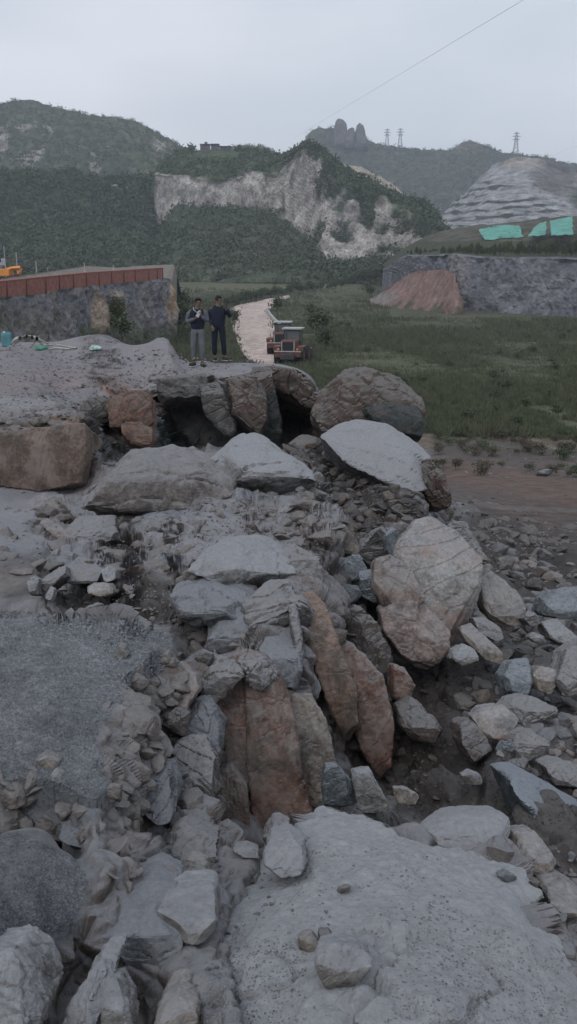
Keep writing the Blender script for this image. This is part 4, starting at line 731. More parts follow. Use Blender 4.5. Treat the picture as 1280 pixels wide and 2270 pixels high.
def strew(name, label, cat, group, region, n, smin, smax, set_=protos, sink=.25, power=2.2, flat=.8):
    rg = random.Random(len(label)*7+n); k = 0; tries = 0
    xs = [p[0] for p in region]; ys = [p[1] for p in region]
    while k < n and tries < n*20:
        tries += 1; u = rg.uniform(min(xs), max(xs)); v = rg.uniform(min(ys), max(ys)); ins = False
        for i in range(len(region)):
            (x1, y1), (x2, y2) = region[i], region[(i+1) % len(region)]
            if (y1 > v) != (y2 > v) and u < (x2-x1)*(v-y1)/(y2-y1)+x1: ins = not ins
        if not ins: continue
        p = hit(u, v)
        px = smin + (smax-smin)*rg.random()**power; s = px*p.y/FPX
        o = bpy.data.objects.new(name, rg.choice(set_)); COL.objects.link(o)
        o.location = (p.x, p.y, p.z + s*(.25-sink)); o.scale = (s*rg.uniform(.8, 1.3), s*rg.uniform(.8, 1.2), s*rg.uniform(.7, 1.2)*flat)
        o.rotation_euler = (rg.uniform(-.6, .6), rg.uniform(-.6, .6), rg.uniform(0, 6.28)); tag(o, label, cat, group, 'thing'); k += 1
SL = [(1000,1190),(1300,1240),(1300,1790),(1160,1720),(1010,1560),(1080,1450),(1060,1380)]
strew('rubble_rock', 'loose angular rock among many in the right-hand rubble slope', 'rock', 'loose rocks of the right-hand slope', SL, 300, 20, 84, power=1.8)
strew('dirty_rock', 'dirty rock in the dark soil bank right of the crack', 'rock', 'rocks in the dark soil bank', [(890,1500),(1000,1490),(1110,1650),(1140,1800),(950,1790),(880,1700)], 80, 8, 34, protos_d)
strew('dark_rubble_rock', 'dark clod of rubble on the bank above the rubble slope', 'rock', 'dark clods above the rubble slope', [(960,1110),(1060,1110),(1300,1190),(1300,1290),(1120,1290),(1000,1190)], 90, 10, 44, protos_d)
strew('shale_rock', 'flat dark shale piece in the heap beside the red block', 'rock', 'shale heap beside the red block', [(175,930),(230,915),(310,985),(270,1010),(180,1060),(160,1010)], 110, 8, 26, protos_d, flat=.6)
strew('crest_rock', 'grey rock in the broken ground behind the mound', 'rock', 'broken rocks behind the mound', [(620,985),(720,960),(780,1040),(960,1110),(900,1180),(780,1180),(720,1090)], 190, 10, 60, protos_d)
strew('edge_stone', 'small stone in the litter behind the gravel edge', 'stone', 'stones behind the gravel edge', [(60,1300),(240,1300),(400,1320),(480,1350),(380,1395),(150,1350)], 130, 7, 36)
strew('ground_stone', 'small stone strewn over the pale middle ground', 'stone', 'stones on the middle ground', [(230,1180),(420,1090),(640,1100),(700,1180),(640,1300),(430,1300),(250,1290)], 170, 4, 20)
strew('mound_stone', 'small stone on the mound and ochre bank', 'stone', 'stones on the mound', [(0,1080),(200,1110),(420,1000),(560,980),(690,1060),(560,1090),(330,1100),(200,1240),(0,1300)], 140, 4, 18)
strew('plateau_stone', 'small stone lying on the trodden plateau', 'stone', 'stones on the plateau', [(0,775),(300,770),(420,780),(540,805),(330,840),(180,905),(0,920)], 160, 3, 14)
strew('bank_stone', 'stone along the plateau lip', 'stone', 'stones along the plateau lip', [(300,760),(400,765),(430,800),(560,800),(600,830),(340,860),(250,870),(60,930),(0,940),(200,880)], 90, 4, 16)
strew('slab_stone', 'tiny stone scattered on the foreground slab', 'stone', 'tiny stones on the foreground slab', [(560,1950),(1000,1930),(1200,2080),(1270,2260),(480,2260)], 150, 4, 14, sink=.15, power=3)
strew('cleft_stone', 'stone in the clefts beside the red slabs', 'stone', 'stones in the clefts', [(340,1500),(480,1480),(470,1640),(480,1850),(400,1960),(250,1980),(330,1700)], 110, 6, 30)
strew('foot_stone', 'stone between foreground slab and pale block', 'stone', 'stones by the pale block', [(400,1900),(600,1890),(620,2000),(500,2080),(480,2260),(380,2260),(480,2100)], 120, 5, 24)
strew('track_stone', 'pale stone beside the dirt track', 'stone', 'stones beside the dirt track', [(960,985),(1280,1000),(1280,1190),(1150,1150),(990,1040)], 110, 3, 16)
strew('under_slab_rock', 'rock in the gap right of the foreground slab', 'rock', 'rocks right of the foreground slab', [(1140,1840),(1290,1900),(1300,2130),(1240,2050),(1170,1950)], 60, 14, 48)
RM['ledge'] = rockmat('ledge_block', (.15,.132,.122), dust=(.225,.22,.222), dustamt=.65, earth=.6, mott=1.3, scale=1.6, coord='Position', bump=.7, dlo=.25, dhi=.8)
RM['ledged'] = rockmat('dark_ledge_block', (.10,.09,.085), dust=(.19,.185,.185), dustamt=.6, scale=1.6, coord='Position', bump=.7, dlo=.3, dhi=.85)
pl = []; pld = []
for p in protos:
    for L_, k in ((pl, 'ledge'), (pld, 'ledged')):
        q = p.copy(); q.materials.clear(); q.materials.append(RM[k]); L_.append(q)
strew('ledge_block', 'half-buried angular block of the broken middle ledge', 'rock', 'half-buried blocks of the middle ledge', [(230,1090),(420,1110),(560,1090),(700,1090),(720,1300),(600,1400),(400,1340),(250,1300),(180,1200)], 85, 34, 120, pl, sink=.42, power=1.5)
strew('bank_block', 'half-buried angular block of the left bank behind the gravel', 'rock', 'half-buried blocks of the left bank', [(-20,1090),(120,1130),(200,1180),(250,1290),(100,1260),(-20,1300)], 45, 30, 110, pl, sink=.42, power=1.4)
strew('crack_block', 'angular block jammed in the cracks around the red slabs', 'rock', 'blocks jammed around the red slabs', [(300,1500),(420,1400),(640,1400),(660,1500),(480,1480),(460,1700),(470,1850),(400,1950),(240,1990),(260,1750)], 95, 36, 110, pl, sink=.35, power=1.4)
strew('slope_block', 'dark half-buried block on the bank behind the whitish boulder', 'rock', 'dark blocks behind the whitish boulder', [(630,980),(720,960),(780,1040),(940,1110),(1060,1130),(1280,1200),(1280,1320),(1080,1280),(900,1180),(760,1180),(700,1090)], 110, 26, 90, pld, sink=.38, power=1.6)
strew('ledge_end_block', 'crumbling block at the right end of the upper gravel', 'rock', 'crumbling blocks at the right end of the gravel', [(235,1560),(330,1490),(400,1440),(420,1500),(330,1640),(300,1800),(240,1850),(225,1720)], 46, 30, 95, pl, sink=.4, power=1.4)
strew('crest_block', 'half-buried block on the crest above the red blocks', 'rock', 'half-buried blocks on the crest', [(620,1080),(740,1090),(770,1240),(660,1240),(600,1180)], 40, 24, 80, pl, sink=.35, power=1.4)
strew('crust_block', 'broken crust block above the ochre bank', 'rock', 'crust blocks above the ochre bank', [(-20,905),(180,890),(185,955),(90,972),(-20,975)], 60, 16, 52, pl, sink=.4)
strew('pit_block', 'dark block around the foot of the open crack', 'rock', 'dark blocks at the open crack', [(740,1180),(830,1240),(840,1450),(900,1560),(900,1760),(800,1770),(740,1400)], 60, 30, 95, pld, sink=.3, power=1.4)
strew('hollow_block', 'block in the sunken strip between upper and lower gravel', 'rock', 'blocks between upper and lower gravel', [(-20,1690),(150,1730),(240,1760),(250,1880),(150,1850),(-20,1835)], 26, 40, 120, pl, sink=.35, power=1.3)
strew('track_block', 'dark earthy block between dirt track and rubble slope', 'rock', 'dark earthy blocks below the dirt track', [(960,1090),(1060,1100),(1290,1175),(1290,1300),(1100,1290),(990,1190)], 70, 24, 80, pld, sink=.38, power=1.5)
strew('lip_block', 'broken block along the plateau face', 'rock', 'broken blocks along the plateau face', [(180,905),(340,850),(600,815),(700,860),(700,930),(600,880),(340,900),(180,960)], 60, 18, 56, pl+pld, sink=.35, power=1.4)
# gravel and grit: nobody could count it
def scatter_mesh(name, label, polys, n, smin, smax, mat, colfn):
    bv = []; bc = []
    rg = np.random.default_rng(n)
    oct_ = np.array([(1,0,0),(-1,0,0),(0,1,0),(0,-1,0),(0,0,1),(0,0,-1)], float); of = np.array([(0,2,4),(2,1,4),(1,3,4),(3,0,4),(2,0,5),(1,2,5),(3,1,5),(0,3,5)])
    Vs = []; Fs = []; Cs = []
    for region, share in polys:
        xs = [p[0] for p in region]; ys = [p[1] for p in region]; c = 0; m_ = int(n*share)
        while c < m_:
            u = rg.uniform(min(xs), max(xs)); v = rg.uniform(min(ys), max(ys)); ins = False
            for i in range(len(region)):
                (x1, y1), (x2, y2) = region[i], region[(i+1) % len(region)]
                if (y1 > v) != (y2 > v) and u < (x2-x1)*(v-y1)/(y2-y1)+x1: ins = not ins
            if not ins: continue
            p = hit(u, v); s = rg.uniform(smin, smax)*p.y/FPX*.5
            q = oct_*rg.uniform(.6, 1.3, (6, 1))*np.array([1, 1, .7])*s; a = rg.uniform(0, 6.3); ca, sa = math.cos(a), math.sin(a)
            q = q @ np.array([(ca, sa, 0), (-sa, ca, 0), (0, 0, 1)])
            Fs.append(of+len(Vs)*6); Vs.append(q+np.array(p)); Cs.append(np.tile(colfn(rg), (6, 1))); c += 1
    me = mesh_np(name, np.concatenate(Vs), np.concatenate(Fs), np.concatenate(Cs)); da = me.attributes.new('Dust', 'FLOAT', 'POINT')
    o = link(name, me, mat); return tag(o, label, 'gravel', None, 'stuff')
GRV = [(-40,1350),(150,1362),(300,1378),(385,1410),(380,1460),(320,1530),(250,1570),(215,1640),(235,1720),(200,1780),(100,1740),(0,1740),(-40,1700)]
GR2 = [(-20,1850),(60,1850),(170,1910),(200,1960),(150,2060),(-20,2080)]
scatter_mesh('crushed_gravel', 'blue-grey crushed gravel covering the ledge on the left', [(GRV, .78), (GR2, .22)], 30000, 4, 10.5, M_ground, lambda r: np.array((.19, .20, .215))*r.uniform(.7, 1.35))
scatter_mesh('grit', 'fine broken grit over the rocks', [([(250,1080),(700,1080),(740,1300),(600,1420),(250,1340)], .2), ([(620,980),(960,1100),(1280,1200),(1000,1250),(750,1200)], .15), ([(0,765),(560,800),(180,920),(0,930)], .15)], 9000, 2.5, 9, M_ground, lambda r: np.array((.19, .185, .185))*r.uniform(.5, 1.5))
scatter_mesh('dark_grit', 'dark earthy grit in the soil bank and rubble', [([(900,1480),(1280,1250),(1280,1850),(900,1790)], 1.)], 2600, 3, 10, M_ground, lambda r: np.array((.085, .078, .073))*r.uniform(.6, 1.5))

scatter_mesh('slab_grit', 'pale grit and chips lying on the foreground slab', [([(950,1990),(1250,2110),(1270,2270),(850,2270)], .5), ([(480,2060),(680,2100),(680,2270),(440,2270)], .35), ([(640,1850),(1000,1900),(1000,2100),(600,2100)], .15)], 2600, 2.5, 10, M_ground, lambda r: np.array((.27, .275, .285))*r.uniform(.65, 1.25))
# ================================================================== VALLEY FLOOR AND HILLS
def valley_h(x, Y):
    h = np.interp(Y, [0, 30, 38, 44, 60, 90, 170, 250, 330, 400, 520, 9000], [-9.6, -9.2, -8.9, -8.05, -8.0, -8.1, -8.2, -7.6, -5.4, -2.9, -1, 0])
    return h + np.interp(x/np.maximum(Y, 1), [-.6, -.16, -.1, .03], [1.5, 1.0, 0, 0])*np.interp(Y, [44, 90, 200], [0, .6, 0])
vy = np.concatenate([np.linspace(22, 60, 90), np.exp(np.linspace(math.log(60.5), math.log(520), 230)), np.exp(np.linspace(math.log(560), math.log(9000), 14))])
vs = np.concatenate([np.linspace(-3, -.6, 14), np.linspace(-.58, .58, 260), np.linspace(.6, 3, 14)])
X_, Y_ = np.meshgrid(vs, vy); X_ = X_*Y_
VP = np.stack([X_, Y_, valley_h(X_, Y_)], -1)
u_, v_ = pix(VP); rdm = 1-sst(1.3, .8, np.sqrt(((u_-590)/130)**2+((v_-740)/115)**2))
VP[..., 2] += (fbm(VP*.05, 4, 200)*.5*sst(40, 70, Y_) + fbm(VP*.6, 4, 201)*.14)*rdm
u_, v_ = pix(VP)
vc = np.ones(VP.shape)*c3(.095, .10, .066)
def vp(m, c, k=1.0):
    global vc
    m = np.clip(m*k, 0, 1)[..., None]; vc = vc*(1-m)+c3(*c)*m
nzv = fbm(VP*np.array([.06, .03, 0.]), 5, 210); nzw = fbm(VP*.35, 4, 220)
vp(sst(.0, .4, nzv), (.058, .066, .048), .7); vp(sst(.1, .5, -nzv), (.11, .10, .075), .6); vp(sst(.1, .5, nzw), (.045, .052, .038), .6)
far = sst(120, 200, Y_)*(u_ < 900); vp(far*sst(650, 636, v_), (.125, .125, .078), .75); vp(sst(330, 380, Y_), (.065, .10, .06), .9)
vp(sst(47, 43.5, Y_ + nzw*3), (.14, .115, .095), .9)
vme = mesh_np('valley', VP.reshape(-1, 3), gridF(*VP.shape[:2])[:, ::-1], vc.reshape(-1, 3))
vme.attributes.new('Dust', 'FLOAT', 'POINT')
M_field = rockmat('field_ground', None, dustamt=0.01, scale=.5, bump=.3)
tag(link('valley_ground', vme, M_field, smooth=True), kind='structure')
def vz(x, Y): return float(valley_h(np.array(x), np.array(Y)))
def vhit(u, v):
    """where the line of sight through a pixel meets the valley floor"""
    Y = 60.
    for _ in range(60):
        d = ray(u, v); x = d[0]/d[1]*Y; h = vz(x, Y); Yn = h/(d[2]/d[1]) if d[2] < -1e-4 else Y; Y = Y*.6+min(max(Yn, 30), 420)*.4
    d = ray(u, v); return np.array([d[0]/d[1]*Y, Y, vz(d[0]/d[1]*Y, Y)])
# dirt road on the valley floor: left and right edge in the photo
RL = [(585,830),(566,812),(543,790),(530,765),(520,735),(513,705),(512,686),(530,677),(570,669),(600,662),(641,655)]
RR = [(640,838),(622,812),(612,790),(612,760),(610,735),(603,715),(597,702),(592,692),(603,680),(622,667),(643,660)]
def resamp(pts, n):
    pts = np.array(pts, float); l = np.r_[0, np.cumsum(np.hypot(*np.diff(pts, axis=0).T))]; t = np.linspace(0, l[-1], n)
    return np.stack([np.interp(t, l, pts[:, 0]), np.interp(t, l, pts[:, 1])], -1)
nr = 90; a_ = resamp(RL, nr); b_ = resamp(RR, nr); RP = []
for p, q in zip(a_, b_):
    A1 = vhit(*p); B1 = vhit(*q); RP.append([A1+(B1-A1)*t + np.array([0, 0, .12-.02*math.cos(t*12)]) for t in np.linspace(-.02, 1.02, 15)])
RP = np.array(RP); RP[..., 2] += fbm(RP*.35, 4, 230)*.16
rc = np.ones(RP.shape)*c3(.47, .385, .35)*(1+.3*fbm(RP*np.array([.7, .12, .3]), 4, 240))[..., None]
rme = mesh_np('road', RP.reshape(-1, 3), gridF(*RP.shape[:2]), rc.reshape(-1, 3)); rme.attributes.new('Dust', 'FLOAT', 'POINT')
tag(link('dirt_road', rme, M_field, smooth=True), kind='structure')

def strata(name, contours, rows, u0, u1, nc, colfn, disp, mat, back=True, extra=None, kind='structure'):
    """hill surface: contours (list of (u,v)) each at its own distance, joined from foot to crest, then carried down behind"""
    uin = np.linspace(u0, u1, nc); L_ = []
    for pts, Y in contours:
        pts = np.array(pts, float); v = np.interp(uin, pts[:, 0], pts[:, 1]); Yv = np.full(nc, float(Y)) if np.isscalar(Y) else np.interp(uin, [q[0] for q in Y], [q[1] for q in Y])
        L_.append(at(uin, v, Yv))
    P = [L_[0]-np.array([0, 0, 25.])+np.array([0, -3., 0])] if back else [L_[0]-np.array([0, 0, 4.])]
    for i in range(len(L_)-1):
        n = rows[i]; t = np.linspace(0, 1, n+1)[:, None, None] if i == len(L_)-2 else np.linspace(0, 1, n, endpoint=False)[:, None, None]
        P += list(L_[i][None]*(1-t)+L_[i+1][None]*t)
    if back:
        top = P[-1]; Yt_ = top[:, 1:2]
        for k in (.04, .1, .25, .5): P.append(top + np.concatenate([0*Yt_, Yt_*k, -Yt_*k*.35], 1))
    P = np.array(P); u, v = pix(P); n = gnormals(P); n *= np.sign(-n[..., 1:2]+1e-9)
    col = colfn(P, u, v, n); P2 = P + n*disp(P, u, v)[..., None]
    if extra is not None: P2 = extra(P2, u, v)
    me = mesh_np(name, P2.reshape(-1, 3), gridF(*P.shape[:2]), col.reshape(-1, 3)); me.attributes.new('Dust', 'FLOAT', 'POINT')
    o = link(name, me, mat, smooth=False)
    return (tag(o, kind='structure') if kind == 'structure' else o), P2, u, v
def gb(u, v, cu, cv, ru, rv, nz=0): return 1-sst(.65, 1.3, np.sqrt(((u-cu)/ru)**2+((v-cv)/rv)**2)+nz)
def mixc(c, m, k): m = np.clip(m, 0, 1)[..., None]; return c*(1-m)+c3(*k)*m
M_hill = rockmat('hillside', None, dustamt=.01, scale=.06, bump=.9, mott=1.45)
M_cliff = rockmat('quarry_face', None, dustamt=.01, scale=.35, bump=.8)
def forest(P, s, k, lo=(.038,.058,.038), hi=(.085,.105,.055)):
    lo = (lo[0]*1.15, lo[1]*1.08, lo[2]*1.15); hi = (hi[0]*1.25, hi[1]*1.08, hi[2]*1.25)
    t = fbm(P/s, 5, k)*.5+.5+fbm(P/(s*7), 3, k+9)*.35; t = np.clip(t, 0, 1)[..., None]; return c3(*lo)*(1-t)+c3(*hi)*t
def crowns(P, s, a, k): F1, F2, f = worley(P/s, k); return a*(1-F1)*1.3 + a*f*.6
# far right hill with the pinnacles
def cf(P, u, v, n):
    c = forest(P, 60, 300, (.04,.058,.042), (.075,.09,.055)); c = mixc(c, gb(u, v, 1040, 325, 45, 18)*.7, (.14, .12, .095)); c = mixc(c, sst(.3, .5, fbm(P/25, 4, 305))*.35, (.20, .19, .17)); return c
far_hill, FHP, fu, fv = strata('far_hills', [([(300,520),(1700,520)],1100), ([(300,470),(900,470),(1700,470)],1250), ([(300,440),(500,400),(560,372),(620,346),(660,325),(675,312),(690,292),(705,283),(740,284),(800,300),(818,314),(860,324),(900,329),(960,334),(1000,334),(1022,318),(1045,312),(1072,322),(1100,336),(1150,342),(1200,348),(1280,366),(1500,385),(1700,380)],1450)], [30, 60], 300, 1700, 420, cf,
    lambda P, u, v: crowns(P, 10, 3., 310)+fbm(P/60, 4, 312)*9*sst(1440, 1300, P[..., 1]), M_hill)
# left far hill
def cf(P, u, v, n):
    nz = fbm(P/30, 4, 320)*.5
    c = forest(P, 50, 321, (.045,.065,.042), (.10,.12,.06)); c = mixc(c, gb(u, v, 330, 330, 60, 60, nz)*.5, (.12, .13, .06))
    nn = fbm(P*np.array([.09,.09,.03]), 5, 327)*1.4
    for q in ((68,368,34,22),(6,320,18,30),(60,297,26,9),(108,300,12,12),(212,372,11,30),(235,330,18,6),(352,325,10,14),(180,330,8,8)): c = mixc(c, gb(u, v, *q, nn+.15)*.9, (.27, .245, .225))
    c = mixc(c, sst(.25, .45, fbm(P/18, 4, 325))*.3, (.16, .14, .12)); return c
_, LHP, lu, lv = strata('hills', [([(-700,440),(700,440)],640), ([(-700,400),(0,400),(110,392),(350,385),(640,390)],800), ([(-700,330),(-300,262),(0,233),(30,226),(65,222),(95,232),(130,241),(200,257),(250,261),(300,270),(350,298),(385,318),(411,335),(450,350),(520,330),(575,326),(600,336),(620,348),(660,380),(700,400)],1050)], [26, 70], -700, 700, 420, cf,
    lambda P, u, v: crowns(P, 7, 2.4, 330)+fbm(P/45, 5, 332)*16*sst(1040, 940, P[..., 1]), M_hill)
# sandy spoil slope behind the cliff mountain
def cf(P, u, v, n):
    c = np.ones(P.shape)*c3(.36, .32, .26)*(1+.35*fbm(P/9, 5, 340))[..., None]; return mixc(c, sst(0, .35, fbm(P/22, 4, 341)+(v-470)/250), (.20, .19, .185))
strata('spoil_slope', [([(700,540),(1060,560)],660), ([(700,430),(745,366),(775,365),(805,372),(850,395),(880,415),(905,438),(940,462),(985,490),(1060,505)],720)], [60], 700, 1060, 160, cf, lambda P, u, v: fbm(P/8, 5, 343)*2.2, M_hill)
# terraced quarry hill on the right
def cf(P, u, v, n):
    c = np.ones(P.shape)*c3(.29, .29, .30)*(1+.3*fbm(P/14, 5, 350))[..., None]
    ph = ((v + (u-1100)*.10 + 3*fbm(P/30, 3, 351)) - 401)/16.0
    w = 540-0*v; left = 1060-(v-400)*1.5
    m = (np.abs(ph-np.round(ph)) < .22)*sst(left-20, left+30, u)*sst(398, 404, v)*sst(516, 505, v)*sst(-.35, .1, fbm(P/10, 3, 352)+.15)*sst(1130+(v-400)*1.6+30, 1110+(v-400)*1.6, u)
    c = mixc(c, m*1., (.05, .06, .05)); c = mixc(c, gb(u, v, 1160, 362, 55, 12, fbm(P/20, 3, 355)*.6)*.7, (.30, .26, .21))
    c = mixc(c, gb(u, v, 1235, 400, 50, 36, fbm(P/30, 3, 353)*.5)*.85, (.12, .105, .10)); c = mixc(c, gb(u, v, 1310, 440, 50, 30), (.07, .085, .06)); return c
def terr(P, u, v):
    step = 16*820/FPX; z = P[..., 2] + (u-1100)*.04; ph = z/step; f = ph-np.floor(ph); on = sst(396, 405, v)*sst(960, 1010, u)*sst(520, 500, v)
    P = P.copy(); P[..., 1] += on*step*1.1*(sst(.7, 1.0, f)-f); return P
strata('terraced_hill', [([(930,540),(1700,540)],640), ([(930,510),(1700,505)],680), ([(930,500),(975,480),(1010,446),(1050,408),(1090,372),(1120,358),(1150,350),(1175,350),(1200,357),(1240,372),(1290,385),(1400,400),(1700,440)],900)], [10, 190], 930, 1700, 330, cf, lambda P, u, v: fbm(P/20, 5, 354)*3.5+fbm(P/5, 3, 356)*.8, M_hill, extra=terr)
# the cliff mountain with the wooded lower slopes
CLTOP = [(-700,395),(330,395),(343,390),(350,386),(400,392),(450,404),(520,392),(560,380),(600,386),(640,372),(665,348),(690,338),(715,352),(740,378),(780,405),(820,430),(850,450),(900,470),(950,492),(975,520),(1000,540)]
FOOT = [(-700,500),(300,512),(340,522),(352,515),(375,490),(395,466),(450,464),(500,468),(560,468),(600,474),(640,500),(670,550),(700,575),(760,592),(850,597),(900,600),(960,590),(1000,590)]
CREST = [(-700,385),(0,396),(60,390),(110,392),(170,404),(240,418),(300,416),(340,402),(360,372),(400,345),(440,333),(480,330),(520,332),(560,340),(600,349),(625,352),(645,346),(665,338),(690,330),(715,345),(740,362),(780,385),(820,408),(850,422),(900,448),(950,474),(975,505),(1000,535)]
def cf(P, u, v, n):
    ft = np.interp(u, *np.array(FOOT, float).T); tp = np.interp(u, *np.array(CLTOP, float).T); nz = fbm(P/22, 5, 360); nzs = fbm(P*np.array([.16, .16, .035]), 4, 361)
    c = forest(P, 34, 362, (.038,.062,.042), (.078,.098,.055)); c = mixc(c, sst(.1, .5, fbm(P/60, 3, 363))*.6, (.085, .075, .06)); c = mixc(c, gb(u, v, 560, 530, 190, 45)*.35, (.08, .068, .058))
    c = mixc(c, (v < tp+10)*(u > 345)*.5, (.085, .115, .05))
    inb = sst(-6, 6, (v-tp)+nz*16)*sst(-5, 5, (ft-v)+nz*14)*sst(343, 350, u)*sst(985, 965, u)
    rock_ = np.clip(inb, 0, 1); veg = sst(.0, .22, nz*.6+nzs*.5-.05+.08*(u > 620)-.12*gb(u, v, 700, 380, 50, 40)-.12*gb(u, v, 760, 540, 70, 50)-.28*(u < 600)+.03)
    rc_ = np.ones(P.shape)*c3(.34, .315, .295)*(1+.55*nzs+.35*fbm(P*np.array([1,1,.3])/3, 3, 364))[..., None]
    rc_ = mixc(rc_, sst(.15, .45, fbm(P/14, 3, 365))*.5, (.17, .155, .16)); rc_ = mixc(rc_, (u > 880)*sst(0, .3, nz)*.6, (.36, .28, .22))
    m = np.clip(rock_*(1-veg), 0, 1)[..., None]; c = c*(1-m)+rc_*m
    rd = np.abs(v-np.interp(u, [170, 210, 240, 270, 310, 345], [392, 404, 415, 420, 417, 414])) < 2.2
    return mixc(c, rd*(u > 215)*(u < 330)*.8, (.34, .31, .27))
def df(P, u, v):
    ft = np.interp(u, *np.array(FOOT, float).T); tp = np.interp(u, *np.array(CLTOP, float).T); inb = sst(-6, 6, v-tp)*sst(-5, 5, ft-v)*sst(343, 350, u)
    Q_ = P*np.array([1, 1, .35]); return (1-inb)*(crowns(P, 5., 1.6, 370)+fbm(P/40, 4, 371)*7)*(1-gb(u, v, 480, 334, 75, 22)) + inb*(fbm(P*np.array([1,1,.16])/9, 5, 373, .6)*7 + fbm(P/26, 3, 374)*5)
_, CMP, mu_, mv_ = strata('cliff_mountain', [([(-700,628),(1000,628)],[(-700,300),(300,370),(1000,330)]), (FOOT,[(-700,430),(330,480),(345,500),(600,500),(720,430),(1000,400)]), (CLTOP,[(-700,520),(335,530),(345,505),(600,516),(720,470),(1000,430)]), (CREST,[(-700,560),(335,560),(400,600),(600,600),(690,490),(1000,470)])], [110, 110, 70], -700, 1000, 620, cf, df, M_hill)
# shoulder on the right: quarry wall, planted bench, slope with nets
WT = [(850,600),(885,575),(905,567),(950,567),(1010,564),(1060,570),(1150,572),(1280,573),(1500,575),(1800,575)]
WB = [(850,606),(885,612),(905,640),(1000,690),(1015,696),(1100,706),(1280,716),(1800,740)]
def cf(P, u, v, n):
    tp = np.interp(u, *np.array(WT, float).T); nz = fbm(P/4, 4, 380); c = np.ones(P.shape)*c3(.15, .152, .17)*(1+.45*fbm(P/2.2, 5, 381))[..., None]
    c = mixc(c, sst(.1, .4, nz)*.5, (.21, .205, .22)); c = mixc(c, sst(.1, .4, -nz)*.6, (.09, .10, .10)); c = mixc(c, gb(u, v, 1020, 610, 20, 60)*.4, (.25, .23, .22))
    c = mixc(c, (v < tp-2)*1., (.06, .066, .042)); return mixc(c, (v < 535)*sst(-.2, .1, nz)*.8, (.125, .108, .095))
strata('quarry_wall', [(WB,[(850,300),(905,250),(1015,190),(1280,165),(1800,120)]), (WT,[(850,306),(905,257),(1015,196),(1280,172),(1800,126)]), ([(850,590),(900,566),(960,556),(1060,558),(1280,560),(1800,560)],[(850,320),(1015,240),(1280,215),(1800,180)]), ([(850,585),(900,548),(950,520),(1000,508),(1060,500),(1280,478),(1800,450)],[(850,360),(1015,330),(1280,300),(1800,280)])], [90, 12, 40], 850, 1800, 520, cf,
    lambda P, u, v: (fbm(P/5, 5, 382, .6)*2.0+blocks(P/1.7, 383, .3, .2)*.5)*sst(0, 6, v-np.interp(u, *np.array(WT, float).T))+fbm(P/8, 3, 384)*.5, M_cliff)
# red spoil in front of the wall
def cf(P, u, v, n):
    c = np.ones(P.shape)*c3(.215, .145, .128)*(1+.4*fbm(P/3, 5, 390))[..., None]; c = mixc(c, gb(u, v, 830, 655, 45, 18, fbm(P/4, 3, 391)), (.20, .18, .17)); c = mixc(c, sst(.2, .5, fbm(P/3, 4, 392)+(v-668)/60), (.10, .10, .075)); return c
strata('red_spoil_fan', [([(820,668),(850,680),(900,688),(1015,706),(1030,704)],[(820,215),(1015,172),(1030,175)]), ([(820,666),(845,650),(870,632),(890,620),(905,608),(940,600),(985,597),(1008,608),(1016,640),(1030,700)],[(820,225),(900,215),(1015,182),(1030,178)])], [50], 820, 1030, 150, cf, lambda P, u, v: fbm(P/5, 5, 393)*.6, M_cliff)
# quarry cut on the left that carries the fence
FT = [(-500,690),(-200,672),(0,657),(103,650),(106,643),(200,633),(300,623),(362,616),(378,618),(386,640),(394,680)]
FY = [(-500,38),(-200,52),(0,66),(103,75),(200,84),(300,96),(362,106),(380,108),(386,109),(394,110)]
FYb = [(q[0], q[1]-1.5) for q in FY]
def cf(P, u, v, n):
    nz = fbm(P/2.2, 5, 400); c = np.ones(P.shape)*c3(.215, .205, .205)*(1+.4*fbm(P/1.1, 5, 401))[..., None]; c = mixc(c, sst(.0, .4, nz)*.6, (.15, .16, .19)); c = mixc(c, sst(.1, .4, -nz)*.6, (.13, .115, .10))
    c = mixc(c, gb(u, v, 224, 688, 19, 44, nz*.5)+gb(u, v, 226, 735, 7, 30, nz*.4), (.42, .33, .26)); c = mixc(c, gb(u, v, 252, 652, 22, 12, nz*.6), (.36, .31, .26)); c = mixc(c, gb(u, v, 382, 672, 10, 46, nz*.6), (.42, .31, .22))
    c = mixc(c, gb(u, v, 262, 690, 22, 30, nz*.5)*.9, (.07, .075, .045)); c = mixc(c, gb(u, v, 30, 720, 60, 30, nz)*.6, (.15, .14, .115)); c = mixc(c, sst(710, 738, v+nz*14)*(u > 175)*.75, (.09, .10, .06)); return c
strata('quarry_cut', [([(-500,790),(0,760),(200,762),(394,745)],FYb), (FT,FY)], [110], -500, 394, 420, cf, lambda P, u, v: (fbm(P/2.4, 5, 402)*.8+fbm(P/.8, 3, 403, .6)*.35)*sst(0, 9, v-np.interp(u, *np.array(FT, float).T)), M_cliff, back=False)
uu = np.linspace(-500, 392, 80); top0 = at(uu, np.interp(uu, *np.array(FT, float).T), np.interp(uu, *np.array(FY, float).T)); lev = np.minimum(top0[:, 2], np.interp(uu, [-500, 0, 362, 394], [-1.6, -1.9, -1.0, -1.0])) 
rowsP = [top0 + np.array([0, -.05, 0.])]
for k in (.6, 3, 10, 30, 70, 130): 
    q = top0*(1+0)+0; q[:, 1] += k; q[:, 0] += -.12*k; q[:, 2] = lev+.0+.02*k; rowsP.append(q)
q = rowsP[-1].copy(); q[:, 1] += 20; q[:, 2] -= 12; rowsP.append(q)
BP = np.array(rowsP); bc = np.ones(BP.shape)*c3(.20, .18, .16)
bme = mesh_np('b', BP.reshape(-1, 3), gridF(*BP.shape[:2]), bc.reshape(-1, 3)); bme.attributes.new('Dust', 'FLOAT', 'POINT'); tag(link('bench_ground', bme, M_cliff), kind='structure')

